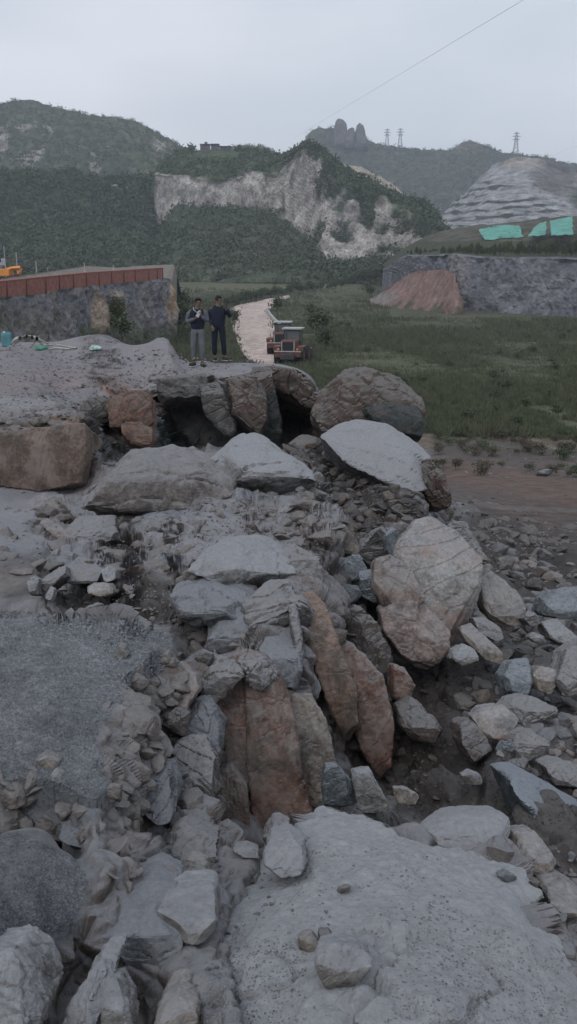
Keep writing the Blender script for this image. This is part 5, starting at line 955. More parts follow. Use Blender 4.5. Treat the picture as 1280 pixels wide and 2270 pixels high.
# scrub and small trees over the slopes
SCR = []
def scrub(P2, u, v, n, s0, s1, cond, seed):
    rg = np.random.default_rng(seed); idx = rg.integers(0, u.size, n*3); p = P2.reshape(-1, 3)[idx]; ok = cond(u.reshape(-1)[idx], v.reshape(-1)[idx], p); p = p[ok][:n]; n = len(p); q = 16
    s = rg.uniform(s0, s1, (n, 1, 1)); o = rg.normal(size=(n, q, 3))*np.array([.42, .42, .36])*s; c = p[:, None]+o+np.array([0, 0, .25])*s
    a = rg.normal(size=(n, q, 3)); a /= np.linalg.norm(a, axis=-1, keepdims=True); b = np.cross(a, rg.normal(size=(n, q, 3))); b /= np.linalg.norm(b, axis=-1, keepdims=True); w = s*.26
    SCR.append(np.stack([c-a*w, c-b*w*.7, c+a*w, c+b*w*.7], 2).reshape(-1, 3))

scrub(CMP, mu_, mv_, 8000, 1.4, 3.3, lambda u, v, p: (u > -60) & (u < 990) & ~((u > 425) & (u < 530) & (v < 352)) & ~((v > np.interp(u, *np.array(CLTOP, float).T)-1) & (v < np.interp(u, *np.array(FOOT, float).T)) & (u > 343) & ((u < 620) | (fbm(p/22, 5, 360)*.6+fbm(p*np.array([.16,.16,.035]), 4, 361)*.5 < .11))), 1)
scrub(LHP, lu, lv, 4200, 1.8, 4, lambda u, v, p: (u > -60) & (u < 660), 2)
scrub(FHP, fu, fv, 4500, 2, 4.5, lambda u, v, p: (u > 600) & (u < 1300), 3)
# ================================================================== THINGS
M = {}
M['fence'] = plain('rusty_red_paint', (.27,.115,.09), .7, 0, .3, 3); M['fence_d'] = plain('dark_rust', (.15,.065,.055), .75); M['rail'] = plain('faded_red_rail', (.33,.17,.14), .7)
M['white'] = plain('white_paint', (.50,.51,.52), .5); M['black'] = plain('black_rubber', (.02,.02,.022), .8); M['dark'] = plain('dark_steel', (.045,.045,.05), .5)
M['orange'] = plain('orange_paint', (.62,.24,.06), .5); M['red'] = plain('red_machine_paint', (.12,.055,.045), .55, 0, .3, 3); M['glass'] = plain('dusty_glass', (.10,.11,.12), .25, 0, .1, 2, .6)
M['grey'] = plain('grey_metal', (.32,.33,.34), .6); M['conc'] = plain('concrete', (.33,.33,.33), .85); M['hose'] = plain('pale_hose', (.42,.40,.37), .6)
M['teal'] = plain('teal_plastic', (.08,.22,.25), .5); M['sack'] = plain('green_sack', (.10,.27,.20), .7, 0, .4, 14); M['sackp'] = plain('pale_green_sack', (.30,.42,.39), .7, 0, .5, 14)
M['roofw'] = plain('faded_white_roof', (.36,.36,.36), .6); M['net'] = plain('green_dust_net', (.10,.30,.245), .7, 0, .22, .25); M['steel'] = plain('galvanised_steel', (.28,.29,.31), .6); M['cable'] = plain('cable', (.55,.56,.58), .6)
M['skin'] = plain('skin', (.13,.085,.066), .6, 0, .1); M['hair'] = plain('black_hair', (.012,.011,.012), .7); M['navy'] = plain('navy_knit', (.011,.015,.026), .9); M['navy2'] = plain('navy_jacket', (.009,.012,.026), .8)
M['greycl'] = plain('grey_sleeve', (.085,.095,.12), .9); M['greytr'] = plain('grey_trousers', (.10,.107,.12), .9); M['darktr'] = plain('dark_trousers', (.010,.013,.022), .9); M['shoe'] = plain('dark_shoe', (.035,.033,.033), .7); M['sole'] = plain('pale_sole', (.4,.4,.39), .7)
M['stone'] = plain('old_stone_wall', (.13,.12,.118), .9, 0, .3, .8); M['tile'] = plain('dark_roof_tiles', (.07,.07,.075), .85); M['bark'] = plain('bark', (.07,.055,.045), .9)
def leafmat(name, a, b):
    m, n, bs = newmat(name); oi = N(n, 'ShaderNodeNewGeometry'); no = N(n, 'ShaderNodeTexNoise'); no.inputs['Scale'].default_value = 1.3; no.inputs['Detail'].default_value = 4
    n.links.new(oi.outputs['Position'], no.inputs['Vector']); mx = N(n, 'ShaderNodeMix', data_type='RGBA'); mr = N(n, 'ShaderNodeMapRange'); mr.inputs['From Min'].default_value = .35; mr.inputs['From Max'].default_value = .65
    n.links.new(no.outputs['Fac'], mr.inputs['Value']); n.links.new(mr.outputs[0], mx.inputs[0]); mx.inputs['A'].default_value = (*a, 1); mx.inputs['B'].default_value = (*b, 1); n.links.new(mx.outputs['Result'], bs.inputs['Base Color']); return m
M['leaf'] = leafmat('dark_leaves', (.048,.066,.042), (.10,.12,.068)); M['leaf2'] = leafmat('olive_leaves', (.07,.08,.04), (.13,.14,.07)); M['grass'] = leafmat('field_grass', (.058,.074,.046), (.12,.126,.078))
M['dry'] = leafmat('dry_weeds', (.075,.066,.05), (.115,.105,.08))
def basis(p, toward):
    """matrix at p, local X to the right along 'toward', Z up"""
    x = Vector((toward[0], toward[1], 0)).normalized(); z = Vector((0, 0, 1)); y = z.cross(x); m = Matrix.Identity(4)
    for i in range(3): m[i][0] = x[i]; m[i][1] = y[i]; m[i][2] = z[i]; m[i][3] = p[i]
    return m
# ---- steel fence on the quarry cut
fu_ = [-60,-14,16,59,102,132,163,192,220,248,275,300,330,349,361]
ftop = lambda u: float(np.interp(u, [-100,0,188,361], [635,623,604.5,593.5])); fY = lambda u: float(np.interp(u, [q[0] for q in FY], [q[1] for q in FY]))
fbot = lambda u: float(np.interp(u, [-100,0,102,104,361], [672,658,650,643,617]))
fp = [(Vector(at(u, fbot(u)+1, fY(u))), Vector(at(u, ftop(u), fY(u)))) for u in fu_]
fe = empty('steel_fence', fp[0][0], 'rusty red steel panel fence running along top of the quarry cut', 'fence'); inv = Matrix.Translation(-fp[0][0])
for i in range(len(fp)-1):
    bm = bmesh.new(); (b0, t0), (b1, t1) = fp[i], fp[i+1]; d = (b1-b0).normalized(); nn = d.cross(Vector((0, 0, 1))).normalized()
    vs_ = []
    for off in (-.02, .02):
        for q in (b0, b1, t1-Vector((0, 0, .08)), t0-Vector((0, 0, .08))): vs_.append(bm.verts.new(q+nn*off-fp[0][0]))
    for f in ((0,1,2,3),(7,6,5,4),(0,4,5,1),(1,5,6,2),(2,6,7,3),(3,7,4,0)): bm.faces.new([vs_[k] for k in f])
    bmobj('panel', bm, M['fence'], fe)
for b0, t0 in fp:
    bm = bmesh.new(); c = (b0+t0)/2-fp[0][0]+Vector((0, -.06, 0)); add_box(bm, c, (.14, .16, (t0-b0).length)); bmobj('post', bm, M['fence_d'], fe)
V, F = tube_mesh([t+Vector((0, -.02, 0))-fp[0][0] for b, t in fp], .09, 6); link('top_rail', mesh_np('r', V, F), M['rail'], fe)
# ---- things behind the fence
def pole(u, v0, v1, Y, r, label):
    a = Vector(at(u, v0, Y)); b = Vector(at(u+1, v1, Y)); bm = bmesh.new(); h = b.z-a.z; add_cyl(bm, (0, 0, -1), (0, 0, h), r, r*.7, 8); add_cyl(bm, (0, 0, h), (0, 0, h+.05), r*1.3, r*.4, 8)
    bmesh.ops.create_cone(bm, cap_ends=True, segments=8, radius1=r*2.2, radius2=r*1.2, depth=.25, matrix=Matrix.Translation((0, 0, .1)))
    o = bmobj('pole', bm, M['grey']); o.location = a; tag(o, label, 'pole', 'thin poles behind the fence')
pole(40, 612, 560, 120, .09, 'tall thin grey pole right behind the orange excavator'); pole(82, 608, 580, 118, .10, 'pale thick pole second from the excavator behind the fence'); pole(107, 606, 594, 120, .07, 'short thin pole just right of the pale thick pole')
pole(188, 602, 583, 125, .08, 'pale pole behind the middle of the fence'); pole(252, 598, 588, 125, .07, 'thin short pole rightmost behind the fence'); pole(13, 600, 545, 130, .07, 'thin pole rising above the white cloud of dust at left')
# excavator
bp_ = Vector(at(18, 622, 98)); ex = empty('excavator', bp_, 'orange excavator with folded arm standing behind the red fence', 'excavator'); K = 98/FPX
def px_(u, v, dy=0): p = Vector(at(u, v, 98+dy)); return p-bp_
bm = bmesh.new(); c = px_(8, 604); add_box(bm, c, (1.7, 1.6, .75)); bmobj('body', bm, M['orange'], ex, .08)
bm = bmesh.new(); add_box(bm, c+Vector((-.1, 0, -.75)), (2.3, 2.4, .5)); bmobj('track', bm, M['black'], ex, .15)
bm = bmesh.new(); add_box(bm, px_(2, 597), (.7, .9, .9)); bmobj('cab', bm, M['glass'], ex, .06)
def beam(name, pts, r, mat): V, F = tube_mesh(pts, r, 4); return link(name, mesh_np(name, V, F), mat, ex)
beam('boom', [px_(12, 607), px_(17, 598), px_(28, 595), px_(46, 594)], .22, M['orange']); beam('arm', [px_(47, 594), px_(45, 602), px_(40, 609)], .16, M['orange'])
bm = bmesh.new(); add_box(bm, px_(38, 612), (.5, .6, .45)); bmobj('bucket', bm, M['dark'], ex, .08)
# white truck
bp_ = Vector(at(-12, 612, 104)); tr = empty('truck', bp_, 'white truck with dark window at the left edge behind the fence', 'truck')
bm = bmesh.new(); add_box(bm, (0, 0, 1.15), (2.2, 2.1, 1.5)); bmobj('cab', bm, M['white'], tr, .12)
bm = bmesh.new(); add_box(bm, (.25, -.9, 1.72), (1.75, .42, .42)); bmobj('window', bm, M['dark'], tr, .03)
bm = bmesh.new(); add_box(bm, (-2.6, 0, 1.4), (3.0, 2.2, 1.6)); bmobj('cargo_box', bm, M['grey'], tr, .05)
for x in (-3.4, .3):
    bm = bmesh.new(); add_cyl(bm, (x, -1.1, .3), (x, -.8, .3), .42, seg=16); bmobj('wheel', bm, M['black'], tr)
# ---- hoses, canister, sacks on the plateau
def ground_at(u, v): return Vector(hit(u, v))
def hose(label, pts, rpx=3.0):
    P = [ground_at(u, v) for u, v in pts]; Y = sum(p.y for p in P)/len(P); r = rpx*Y/FPX/2
    # smooth curve through the points
    Q = []; n = len(P)
    for i in range(n-1):
        p0, p1, p2, p3 = P[max(i-1, 0)], P[i], P[i+1], P[min(i+2, n-1)]
        for k in range(6):
            t = k/6; Q.append(.5*((2*p1)+(p2-p0)*t+(2*p0-5*p1+4*p2-p3)*t*t+(3*p1-p0-3*p2+p3)*t**3))
    Q.append(P[-1]); o0 = Q[0]; V, F = tube_mesh([q-o0+Vector((0, 0, r*1.4)) for q in Q], r, 8)
    o = link('hose', mesh_np('hose', V, F), M['hose'], None, True); o.location = o0; tag(o, label, 'hose')
hose('pale hose looped in a flat ring beside the teal canister', [(-20,766),(20,770),(45,757),(60,753),(76,757),(72,764),(45,766),(28,764),(34,758),(60,754)], 3.4)
hose('long straight pale hose crossing in front of the green sack', [(82,757),(105,762),(135,768),(170,774)], 3.6)
hose('short pale hose end below the long straight hose', [(108,777),(125,774),(145,775),(158,776)], 3.4)
hose('pale hose arching up from the ground near the canister', [(40,760),(52,752),(66,750),(80,751)], 3.4)
hose('pale hose bent sharply above the straight hose', [(82,756),(92,763),(102,767),(118,766)], 3.2)
p = ground_at(17, 768); s = 24*p.y/FPX; ce = empty('canister', p, 'teal square canister standing at left by the hoses', 'canister')
bm = bmesh.new(); add_box(bm, (0, 0, s*.62), (s*.85, s*.6, s*1.2)); bmobj('body', bm, M['teal'], ce, s*.08)
bm = bmesh.new(); add_cyl(bm, (-s*.2, 0, s*1.2), (-s*.2, 0, s*1.34), s*.12); bmobj('cap', bm, M['white'], ce)
bm = bmesh.new(); add_box(bm, (s*.12, 0, s*1.3), (s*.35, s*.08, s*.07)); bmobj('handle', bm, M['teal'], ce)
def sack(u, v, w, mat, label):
    p = ground_at(u, v); s = w*p.y/FPX; rg = np.random.default_rng(u); P = rg.normal(size=(22, 3)); P /= np.linalg.norm(P, axis=1, keepdims=True); P *= np.array([.5, .35, .2])*s
    me = rockmesh(P, s/26, .10, .03, u, 2); o = link('sack', me, M[mat], None, True); o.location = p+Vector((0, 0, s*.1)); tag(o, label, 'sack')
sack(92, 776, 36, 'sack', 'crumpled dark green sack beside the hose end'); sack(212, 776, 42, 'sackp', 'crumpled pale green sack further right of the hoses')
# ---- people
def skin_obj(name, verts, edges, radii, mat, parent, sub=2, root=0):
    me = bpy.data.meshes.new('t'); me.from_pydata(verts, edges, []); o = bpy.data.objects.new('t', me); COL.objects.link(o)
    m = o.modifiers.new('s', 'SKIN'); m.use_smooth_shade = True
    for i, r in enumerate(radii):
        sv = me.skin_vertices[0].data[i]; sv.radius = (r, r) if np.isscalar(r) else r; sv.use_root = (i == root)
    s = o.modifiers.new('ss', 'SUBSURF'); s.levels = sub; s.render_levels = sub
    m2 = evalcopy(o); bpy.data.objects.remove(o); return link(name, m2, mat, parent, True)
def chain(pts): return [p for p in pts], [(i, i+1) for i in range(len(pts)-1)]
def person(P0, H, rz, J, cl, label):
    """J: joint positions for a 1.72 m figure: x right, y away, z up"""
    e = empty('person', P0, label, 'person', None, rz); k = H/1.72
    S = lambda n: tuple(c*k for c in J[n])
    names = ['pelvis','chest','neck','skull','crown','shl','elbl','wrl','hl','shr','elbr','wrr','hr','hipl','knl','anl','tol','hipr','knr','anr','tor']
    R_ = [.115,(.15,.10),.052,(.078,.088),(.06,.07),.05,.04,.028,.03,.05,.04,.028,.03,.085,.055,.038,.035,.085,.055,.038,.035]
    E = [('pelvis','chest'),('chest','neck'),('neck','skull'),('skull','crown'),('chest','shl'),('shl','elbl'),('elbl','wrl'),('wrl','hl'),('chest','shr'),('shr','elbr'),('elbr','wrr'),('wrr','hr'),('pelvis','hipl'),('hipl','knl'),('knl','anl'),('anl','tol'),('pelvis','hipr'),('hipr','knr'),('knr','anr'),('anr','tor')]
    V = [S(n) for n in names]; Rk = [tuple(np.atleast_1d(r)*k) if not np.isscalar(r) else r*k for r in R_]
    # fingers
    ed = [(names.index(a), names.index(b)) for a, b in E]
    for hn, wn in (('hl','wrl'),('hr','wrr')):
        h = np.array(J[hn]); d = h-np.array(J[wn]); d /= np.linalg.norm(d); sd_ = np.cross(d, [0, 1, .2]); sd_ /= np.linalg.norm(sd_); cu = np.cross(d, sd_)
        for q, ln in zip((-1.5, -.5, .5, 1.5), (.062, .075, .07, .055)):
            a = h+sd_*.017*q+d*.01; b = a+d*ln*.55; c = b+d*ln*.3+cu*ln*.45; i0 = len(V); V += [tuple(a*k), tuple(b*k), tuple(c*k)]; Rk += [.0095*k, .0088*k, .0078*k]; ed += [(names.index(hn), i0), (i0, i0+1), (i0+1, i0+2)]
        a = h+sd_*.035-d*.02; b = a+sd_*.012+d*.04; i0 = len(V); V += [tuple(a*k), tuple(b*k)]; Rk += [.011*k, .009*k]; ed += [(names.index(hn), i0), (i0, i0+1)]
    # nose, ears and chin
    sk = np.array(J['skull']); fd = np.array(J['face'], float); fd /= np.linalg.norm(fd); rt = np.cross(fd, [0, 0, 1])
    body = skin_obj('body', V, ed, Rk, M['skin'], e)
    bm = bmesh.new()
    for c_, r_, s_ in ((sk+fd*.088+np.array([0, 0, .0]), .014, (1, 1, 1.9)), (sk+rt*.08, .02, (.6, 1, 1.5)), (sk-rt*.08, .02, (.6, 1, 1.5)), (sk+fd*.062-np.array([0, 0, .065]), .032, (1, 1, .8))):
        bmesh.ops.create_uvsphere(bm, u_segments=10, v_segments=8, radius=r_*k, matrix=Matrix.Translation(Vector(c_)*k) @ Matrix.Diagonal((*s_, 1)))
    bmobj('face', bm, M['skin'], body, smooth=True)
    bm = bmesh.new()
    for sg in (-1, 1): bmesh.ops.create_uvsphere(bm, u_segments=8, v_segments=6, radius=.011*k, matrix=Matrix.Translation(Vector(sk+fd*.078+rt*.032*sg+np.array([0, 0, .022]))*k))
    bmesh.ops.create_cube(bm, size=1, matrix=Matrix.Translation(Vector(sk+fd*.083-np.array([0, 0, .045]))*k) @ Matrix.Diagonal((.04*k, .02*k, .008*k, 1)))
    bmobj('eyes_and_mouth', bm, M['hair'], body)
    # hair
    bm = bmesh.new(); bmesh.ops.create_uvsphere(bm, u_segments=20, v_segments=14, radius=.098*k, matrix=Matrix.Translation(Vector(sk-fd*.014+np.array([0, 0, .052]))*k) @ Matrix.Diagonal((.92, 1.0, .92, 1)))
    dl = [v for v in bm.verts if (Vector(v.co)/k-Vector(sk)).dot(Vector(fd)) > .045 and v.co.z/k < sk[2]+.075 or v.co.z/k < sk[2]-.02]
    bmesh.ops.delete(bm, geom=dl, context='VERTS'); bmobj('hair', bm, M['hair'], body, smooth=True)
    def cloth(nm, ns, es, rs, mat): return skin_obj(nm, [S(n) for n in ns], es, [tuple(np.atleast_1d(r)*k) if not np.isscalar(r) else r*k for r in rs], M[mat], body)
    cloth('sweater', ['chest','hem','neckb','shl','shr'], [(0,1),(0,2),(0,3),(0,4)], [(.20,.13),(.185,.14),.08,.092,.092], cl[0])
    for a, b, c in (('shl','elbl','wrl'),('shr','elbr','wrr')): cloth('sleeve', [a,b,c], [(0,1),(1,2)], [.088,.064,.046], cl[1])
    J['waist'] = (0, 0, 1.06)
    cloth('trousers', ['pelvis','hipl','knl','cufl','hipr','knr','cufr','waist'], [(0,1),(1,2),(2,3),(0,4),(4,5),(5,6),(0,7)], [(.155,.12),.108,.082,.07,.108,.082,.07,(.15,.115)], cl[2])
    for a, t in (('anl','tol'),('anr','tor')):
        A_ = Vector(J[a])*k; T_ = Vector(J[t])*k; d = (T_-A_); m = basis(((A_+T_)/2-Vector((0, 0, .02*k))), (d.x, d.y)); bm = bmesh.new(); add_box(bm, (0, 0, .0), (.27*k, .10*k, .085*k), m); sh = bmobj('shoe', bm, M['shoe'], body, .03*k, True)
        bm = bmesh.new(); add_box(bm, (0, 0, -.048*k), (.28*k, .104*k, .02*k), m); bmobj('sole', bm, M['sole'], sh)
    return e, body, k
# left man: facing the camera three-quarter to the right, both forearms raised in front
J1 = dict(pelvis=(0,0,.95),chest=(0,.0,1.30),neck=(.015,-.01,1.47),skull=(.03,-.02,1.59),crown=(.03,-.015,1.665),face=(.35,-.9,-.12),
 shl=(-.19,.02,1.39),elbl=(-.27,-.04,1.12),wrl=(-.06,-.20,1.20),hl=(.0,-.24,1.235),shr=(.19,.0,1.39),elbr=(.25,-.10,1.14),wrr=(.13,-.25,1.27),hr=(.11,-.29,1.33),
 hipl=(-.09,0,.90),knl=(-.12,-.02,.50),anl=(-.13,.06,.09),tol=(-.18,-.08,.04),hipr=(.09,0,.90),knr=(.10,-.07,.49),anr=(.10,-.06,.07),tor=(.15,-.20,.03),hem=(0,0,.86),neckb=(.01,.0,1.42),cufl=(-.13,.05,.14),cufr=(.10,-.05,.12))
P1 = ground_at(443, 810); P1 = Vector(at(441, 811, 21.2)); P1.z = max(P1.z, under(P1.x, P1.y))
e1, b1, k1 = person(P1, 1.57, 0, J1, ('navy','greycl','greytr'), 'man in navy sweater, grey sleeves and trousers with raised hands on the edge')
V, F = tube_mesh([Vector(q)*k1 for q in ((-.10,.03,1.47),(-.09,-.06,1.43),(.0,-.135,1.36),(.09,-.07,1.42),(.10,.03,1.47))], .011, 6); link('collar', mesh_np('collar', V, F), M['grey'], b1)
bm = bmesh.new(); add_box(bm, Vector((.06,-.31,1.33))*k1, (.075, .012, .15), rot=Matrix.Rotation(.5, 4, 'Y')); tag(bmobj('phone', bm, M['grey'], None, .003), 'small grey phone held up by the man in grey trousers', 'phone').location = P1
# right man: seen turned to the right, all dark, forearm lifted
J2 = dict(pelvis=(0,0,.95),chest=(.0,.0,1.30),neck=(.01,-.01,1.47),skull=(.03,-.015,1.59),crown=(.025,-.01,1.665),face=(.85,-.5,-.02),
 shl=(-.19,.02,1.39),elbl=(-.24,.05,1.11),wrl=(-.16,-.10,.92),hl=(-.14,-.13,.85),shr=(.20,-.02,1.39),elbr=(.34,-.10,1.16),wrr=(.24,-.24,1.36),hr=(.21,-.27,1.42),
 hipl=(-.09,0,.90),knl=(-.12,0,.50),anl=(-.12,.05,.08),tol=(-.10,-.10,.04),hipr=(.09,0,.90),knr=(.13,-.02,.49),anr=(.15,.03,.08),tor=(.29,-.04,.035),hem=(0,0,.80),neckb=(.01,0,1.42),cufl=(-.12,.05,.12),cufr=(.15,.03,.12))
P2 = Vector(at(486, 798, 22.6)); P2.z = max(P2.z, under(P2.x, P2.y))
e2, b2, k2 = person(P2, 1.58, 0, J2, ('navy2','navy2','darktr'), 'man in dark navy jacket and trousers turned right with one forearm lifted')
bm = bmesh.new(); add_box(bm, Vector((.24,-.31,1.43))*k2, (.075, .012, .15), rot=Matrix.Rotation(-.3, 4, 'Y')); tag(bmobj('phone', bm, M['dark'], None, .003), 'dark phone lifted by the man in the navy jacket', 'phone').location = P2
# ---- two wheel loaders seen from behind
def loader(P, rz, label, s=1.0):
    e = empty('wheel_loader', P, label, 'wheel loader', 'wheel loaders on the dirt road', rz); e.scale = (s, s, s)
    # rear toward -Y
    bm = bmesh.new(); add_box(bm, (0, -.3, 1.75), (1.35, 2.3, 1.0)); h = bmobj('engine_hood', bm, M['red'], e, .1)
    bm = bmesh.new(); add_box(bm, (0, -1.47, 1.7), (.95, .06, .8)); g = bmobj('radiator_grille', bm, M['black'], h)
    bm = bmesh.new()
    for z in np.linspace(1.38, 2.02, 7): add_box(bm, (0, -1.505, z), (.9, .02, .03))
    bmobj('grille_slats', bm, M['dark'], h)
    bm = bmesh.new()
    for x in (-.56, .56): add_box(bm, (x, -1.48, 1.7), (.08, .09, .95))
    bmobj('grille_frame', bm, M['grey'], h)
    bm = bmesh.new(); add_box(bm, (0, -1.35, 1.02), (2.35, .55, .5)); bmobj('counterweight', bm, M['red'], e, .1)
    bm = bmesh.new(); add_box(bm, (0, -1.66, 1.30), (2.4, .1, .1)); bmobj('rear_bar', bm, M['grey'], e, .02)
    bm = bmesh.new(); add_box(bm, (0, -.2, .85), (1.3, 3.6, .5)); add_box(bm, (0, 2.3, .9), (1.1, 2.0, .6)); bmobj('chassis', bm, M['dark'], e, .06)
    bm = bmesh.new()
    for x in (-.72, .72):
        for y in (.72, 2.0): add_box(bm, (x, y, 2.35), (.09, .09, 1.5))
    add_box(bm, (0, 1.36, 1.65), (1.55, 1.4, .5)); c = bmobj('cab', bm, M['dark'], e, .02)
    bm = bmesh.new(); add_box(bm, (0, .74, 2.45), (1.32, .03, 1.0)); add_box(bm, (0, 1.98, 2.45), (1.32, .03, 1.0)); add_box(bm, (-.73, 1.36, 2.45), (.03, 1.16, 1.0)); add_box(bm, (.73, 1.36, 2.45), (.03, 1.16, 1.0)); bmobj('window', bm, M['glass'], c)
    bm = bmesh.new(); add_box(bm, (0, 1.36, 3.16), (1.85, 1.75, .14)); bmobj('roof', bm, M['roofw'], c, .05)
    for x in (-1.05, 1.05):
        for y in (-.55, 2.45):
            bm = bmesh.new(); add_cyl(bm, (x-.27, y, .78), (x+.27, y, .78), .78, seg=28); w = bmobj('wheel', bm, M['black'], e, .07, False)
            bm = bmesh.new(); add_cyl(bm, (x-.29, y, .78), (x+.29, y, .78), .36, seg=18); bmobj('rim', bm, M['red'], w)
        bm = bmesh.new(); add_box(bm, (x, -.45, 1.66), (.62, 1.75, .12)); add_box(bm, (x, -1.3, 1.5), (.62, .1, .4)); bmobj('mudguard', bm, M['red'], e, .03)
        bm = bmesh.new(); add_box(bm, (x*.82, -1.64, 1.5), (.2, .06, .14)); bmobj('tail_light', bm, M['orange'], e)
        bm = bmesh.new(); add_box(bm, (x*.5, 3.1, 1.3), (.16, 2.4, .3), rot=Matrix.Rotation(-.25, 4, 'X')); bmobj('lift_arm', bm, M['red'], e)
    bm = bmesh.new(); add_box(bm, (0, 4.25, .75), (2.7, .9, .9)); bmobj('bucket', bm, M['dark'], e, .15)
    bm = bmesh.new(); add_cyl(bm, (-.35, -.1, 2.2), (-.35, -.1, 2.85), .06); bmobj('exhaust_pipe', bm, M['dark'], h)
    return e
q = vhit(645, 812); loader(Vector(q)+Vector((0, 1.6, .0)), R(-10), 'red wheel loader with white cab roof, nearer one, at the road edge', .98)
q = vhit(631, 795); loader(Vector(q)+Vector((-.3, 4.0, .0)), R(-6), 'second red wheel loader half hidden behind the nearer loader', 1.0)
# concrete barrier along the road
Pb = [Vector(vhit(u, v)) for u, v in ((594,693),(600,702),(608,712),(618,722),(626,733))]; V = []; F = []
for i, p in enumerate(Pb):
    d = (Pb[min(i+1, 4)]-Pb[max(i-1, 0)]).normalized(); nn = Vector((-d.y, d.x, 0))
    for w, h in ((-.45,-.3),(-.2,.55),(.2,.55),(.45,-.3)): V.append(p-Pb[0]+nn*w+Vector((0, 0, h)))
for i in range(4):
    for k in range(4): F.append((i*4+k, i*4+(k+1) % 4, i*4+4+(k+1) % 4, i*4+4+k))
o = link('road_barrier', mesh_np('b', V, F), M['conc']); o.location = Pb[0]; tag(o, 'pale concrete kerb barrier curving along the right side of dirt road', 'barrier', None, 'thing')
# ---- green nets on the slope
def net(label, outl, Ya, Yb, name='dust_net'):
    """sheet of net draped over the slope inside a traced outline"""
    o_ = np.array(outl, float); n = 44; us = np.linspace(0, 1, n); V = []; m = len(o_)//2; top = o_[:m]; bot = o_[m:][::-1]
    for a in np.linspace(0, 1, 22):
        for t in us:
            tt_ = t*(len(top)-1); i = min(int(tt_), len(top)-2); f = tt_-i; pt = top[i]*(1-f)+top[i+1]*f
            tb = t*(len(bot)-1); j = min(int(tb), len(bot)-2); g = tb-j; pb = bot[j]*(1-g)+bot[j+1]*g
            q = pt*(1-a)+pb*a; Y = Ya+(Yb-Ya)*a; V.append(at(q[0], q[1], Y))
    V = np.array(V); V[:, 1] += fbm(V*.35, 4, 500)*1.6-1.2+fbm(V*np.array([1.1,1,.3]), 3, 502)*1.1; V[:, 2] += fbm(V*.8, 3, 501)*.3; F = gridF(22, n); c = V.mean(0)
    o = link(name, mesh_np(name, V-c, F), M['net'], None, True); o.location = c; md = o.modifiers.new('t', 'SOLIDIFY'); md.thickness = .08; tag(o, label, 'net', 'green dust nets on the slope', 'thing')
net('large green dust net with wavy top, leftmost on the slope', [(1060,510),(1100,500),(1150,500),(1158,527),(1110,530),(1072,533)], 285, 262)
net('narrow slanting green dust net between the two wider ones', [(1185,503),(1195,494),(1209,491),(1208,522),(1190,524),(1168,524)], 268, 242)
net('square green dust net, rightmost on the slope', [(1216,490),(1240,486),(1266,480),(1267,521),(1240,522),(1219,522)], 262, 232)
# ---- mountain-top ruin
c0 = Vector(at(480, 334, 598)); ru = empty('hilltop_building', c0, 'small dark stone building with broken walls on the cliff mountain top', 'building')
k_ = 600/FPX
def bx(name, u0, u1, v0, v1, mat, dy=0, par=ru, dep=4):
    a = at(u0, v1, 596+dy); b = at(u1, v0, 596+dy); bm = bmesh.new(); add_box(bm, (Vector(a)+Vector(b))/2-c0, (b[0]-a[0], dep, b[2]-a[2])); return bmobj(name, bm, M[mat], par)
w1 = bx('wall', 445, 466, 321, 338, 'stone'); bx('roof', 444, 467, 320, 322, 'tile', -.3, w1, 5); w2 = bx('wall', 469, 486, 320.5, 338, 'stone', .5); bx('roof', 468, 487, 319.5, 321.5, 'tile', 0, w2, 5); w3 = bx('wall', 488, 512, 326, 338, 'stone', .8); bx('roof', 487, 513, 324.5, 327, 'tile', .5, w3, 5)
for w_, us in ((w1, (449, 455, 461)), (w2, (473, 480)), (w3, (493, 500, 507))):
    for u in us: bx('window', u-1, u+1, 328, 332, 'dark', -2.1, w_, .3)
bx('chimney', 454, 460, 315, 321, 'stone', .2, w1, 2)
# ---- pylons
def pylon(u, v0, v1, Y, label):
    a = Vector(at(u, v0, Y)); h = (v0-v1)*Y/FPX; bm = bmesh.new(); w0 = h*.13; t = h*.011
    def lv(z): return w0*(1-z/h*.86)/1
    for sx in (-1, 1):
        for sy in (-1, 1): add_cyl(bm, (sx*lv(0), sy*lv(0), -4), (sx*lv(h), sy*lv(h), h), t, seg=4)
    zs = [h*q for q in (0, .2, .38, .52, .64, .76, .88, .98)]
    for z0, z1 in zip(zs[:-1], zs[1:]):
        for s1, s2 in (((-1,-1),(1,-1)),((1,-1),(1,1)),((1,1),(-1,1)),((-1,1),(-1,-1))):
            add_cyl(bm, (s1[0]*lv(z0), s1[1]*lv(z0), z0), (s2[0]*lv(z1), s2[1]*lv(z1), z1), t*.7, seg=3); add_cyl(bm, (s2[0]*lv(z0), s2[1]*lv(z0), z0), (s1[0]*lv(z1), s1[1]*lv(z1), z1), t*.7, seg=3)
    e = empty('pylon', a, label, 'pylon', 'power pylons on the skyline'); bmobj('mast', bm, M['steel'], e)
    for z, w in ((.66, .17), (.80, .20), (.93, .15)):
        bm = bmesh.new(); add_cyl(bm, (-h*w, 0, h*z), (h*w, 0, h*z), t*1.3, seg=4); add_cyl(bm, (-h*w, 0, h*z), (0, 0, h*(z+.05)), t*.8, seg=3); add_cyl(bm, (h*w, 0, h*z), (0, 0, h*(z+.05)), t*.8, seg=3); bmobj('cross_arm', bm, M['steel'], e)
pylon(858, 328, 291, 1440, 'faint lattice pylon, left one of the close pair'); pylon(887, 329, 290, 1440, 'lattice pylon, right one of the close pair'); pylon(1143, 342, 299, 1440, 'lone lattice pylon above the terraced hill')
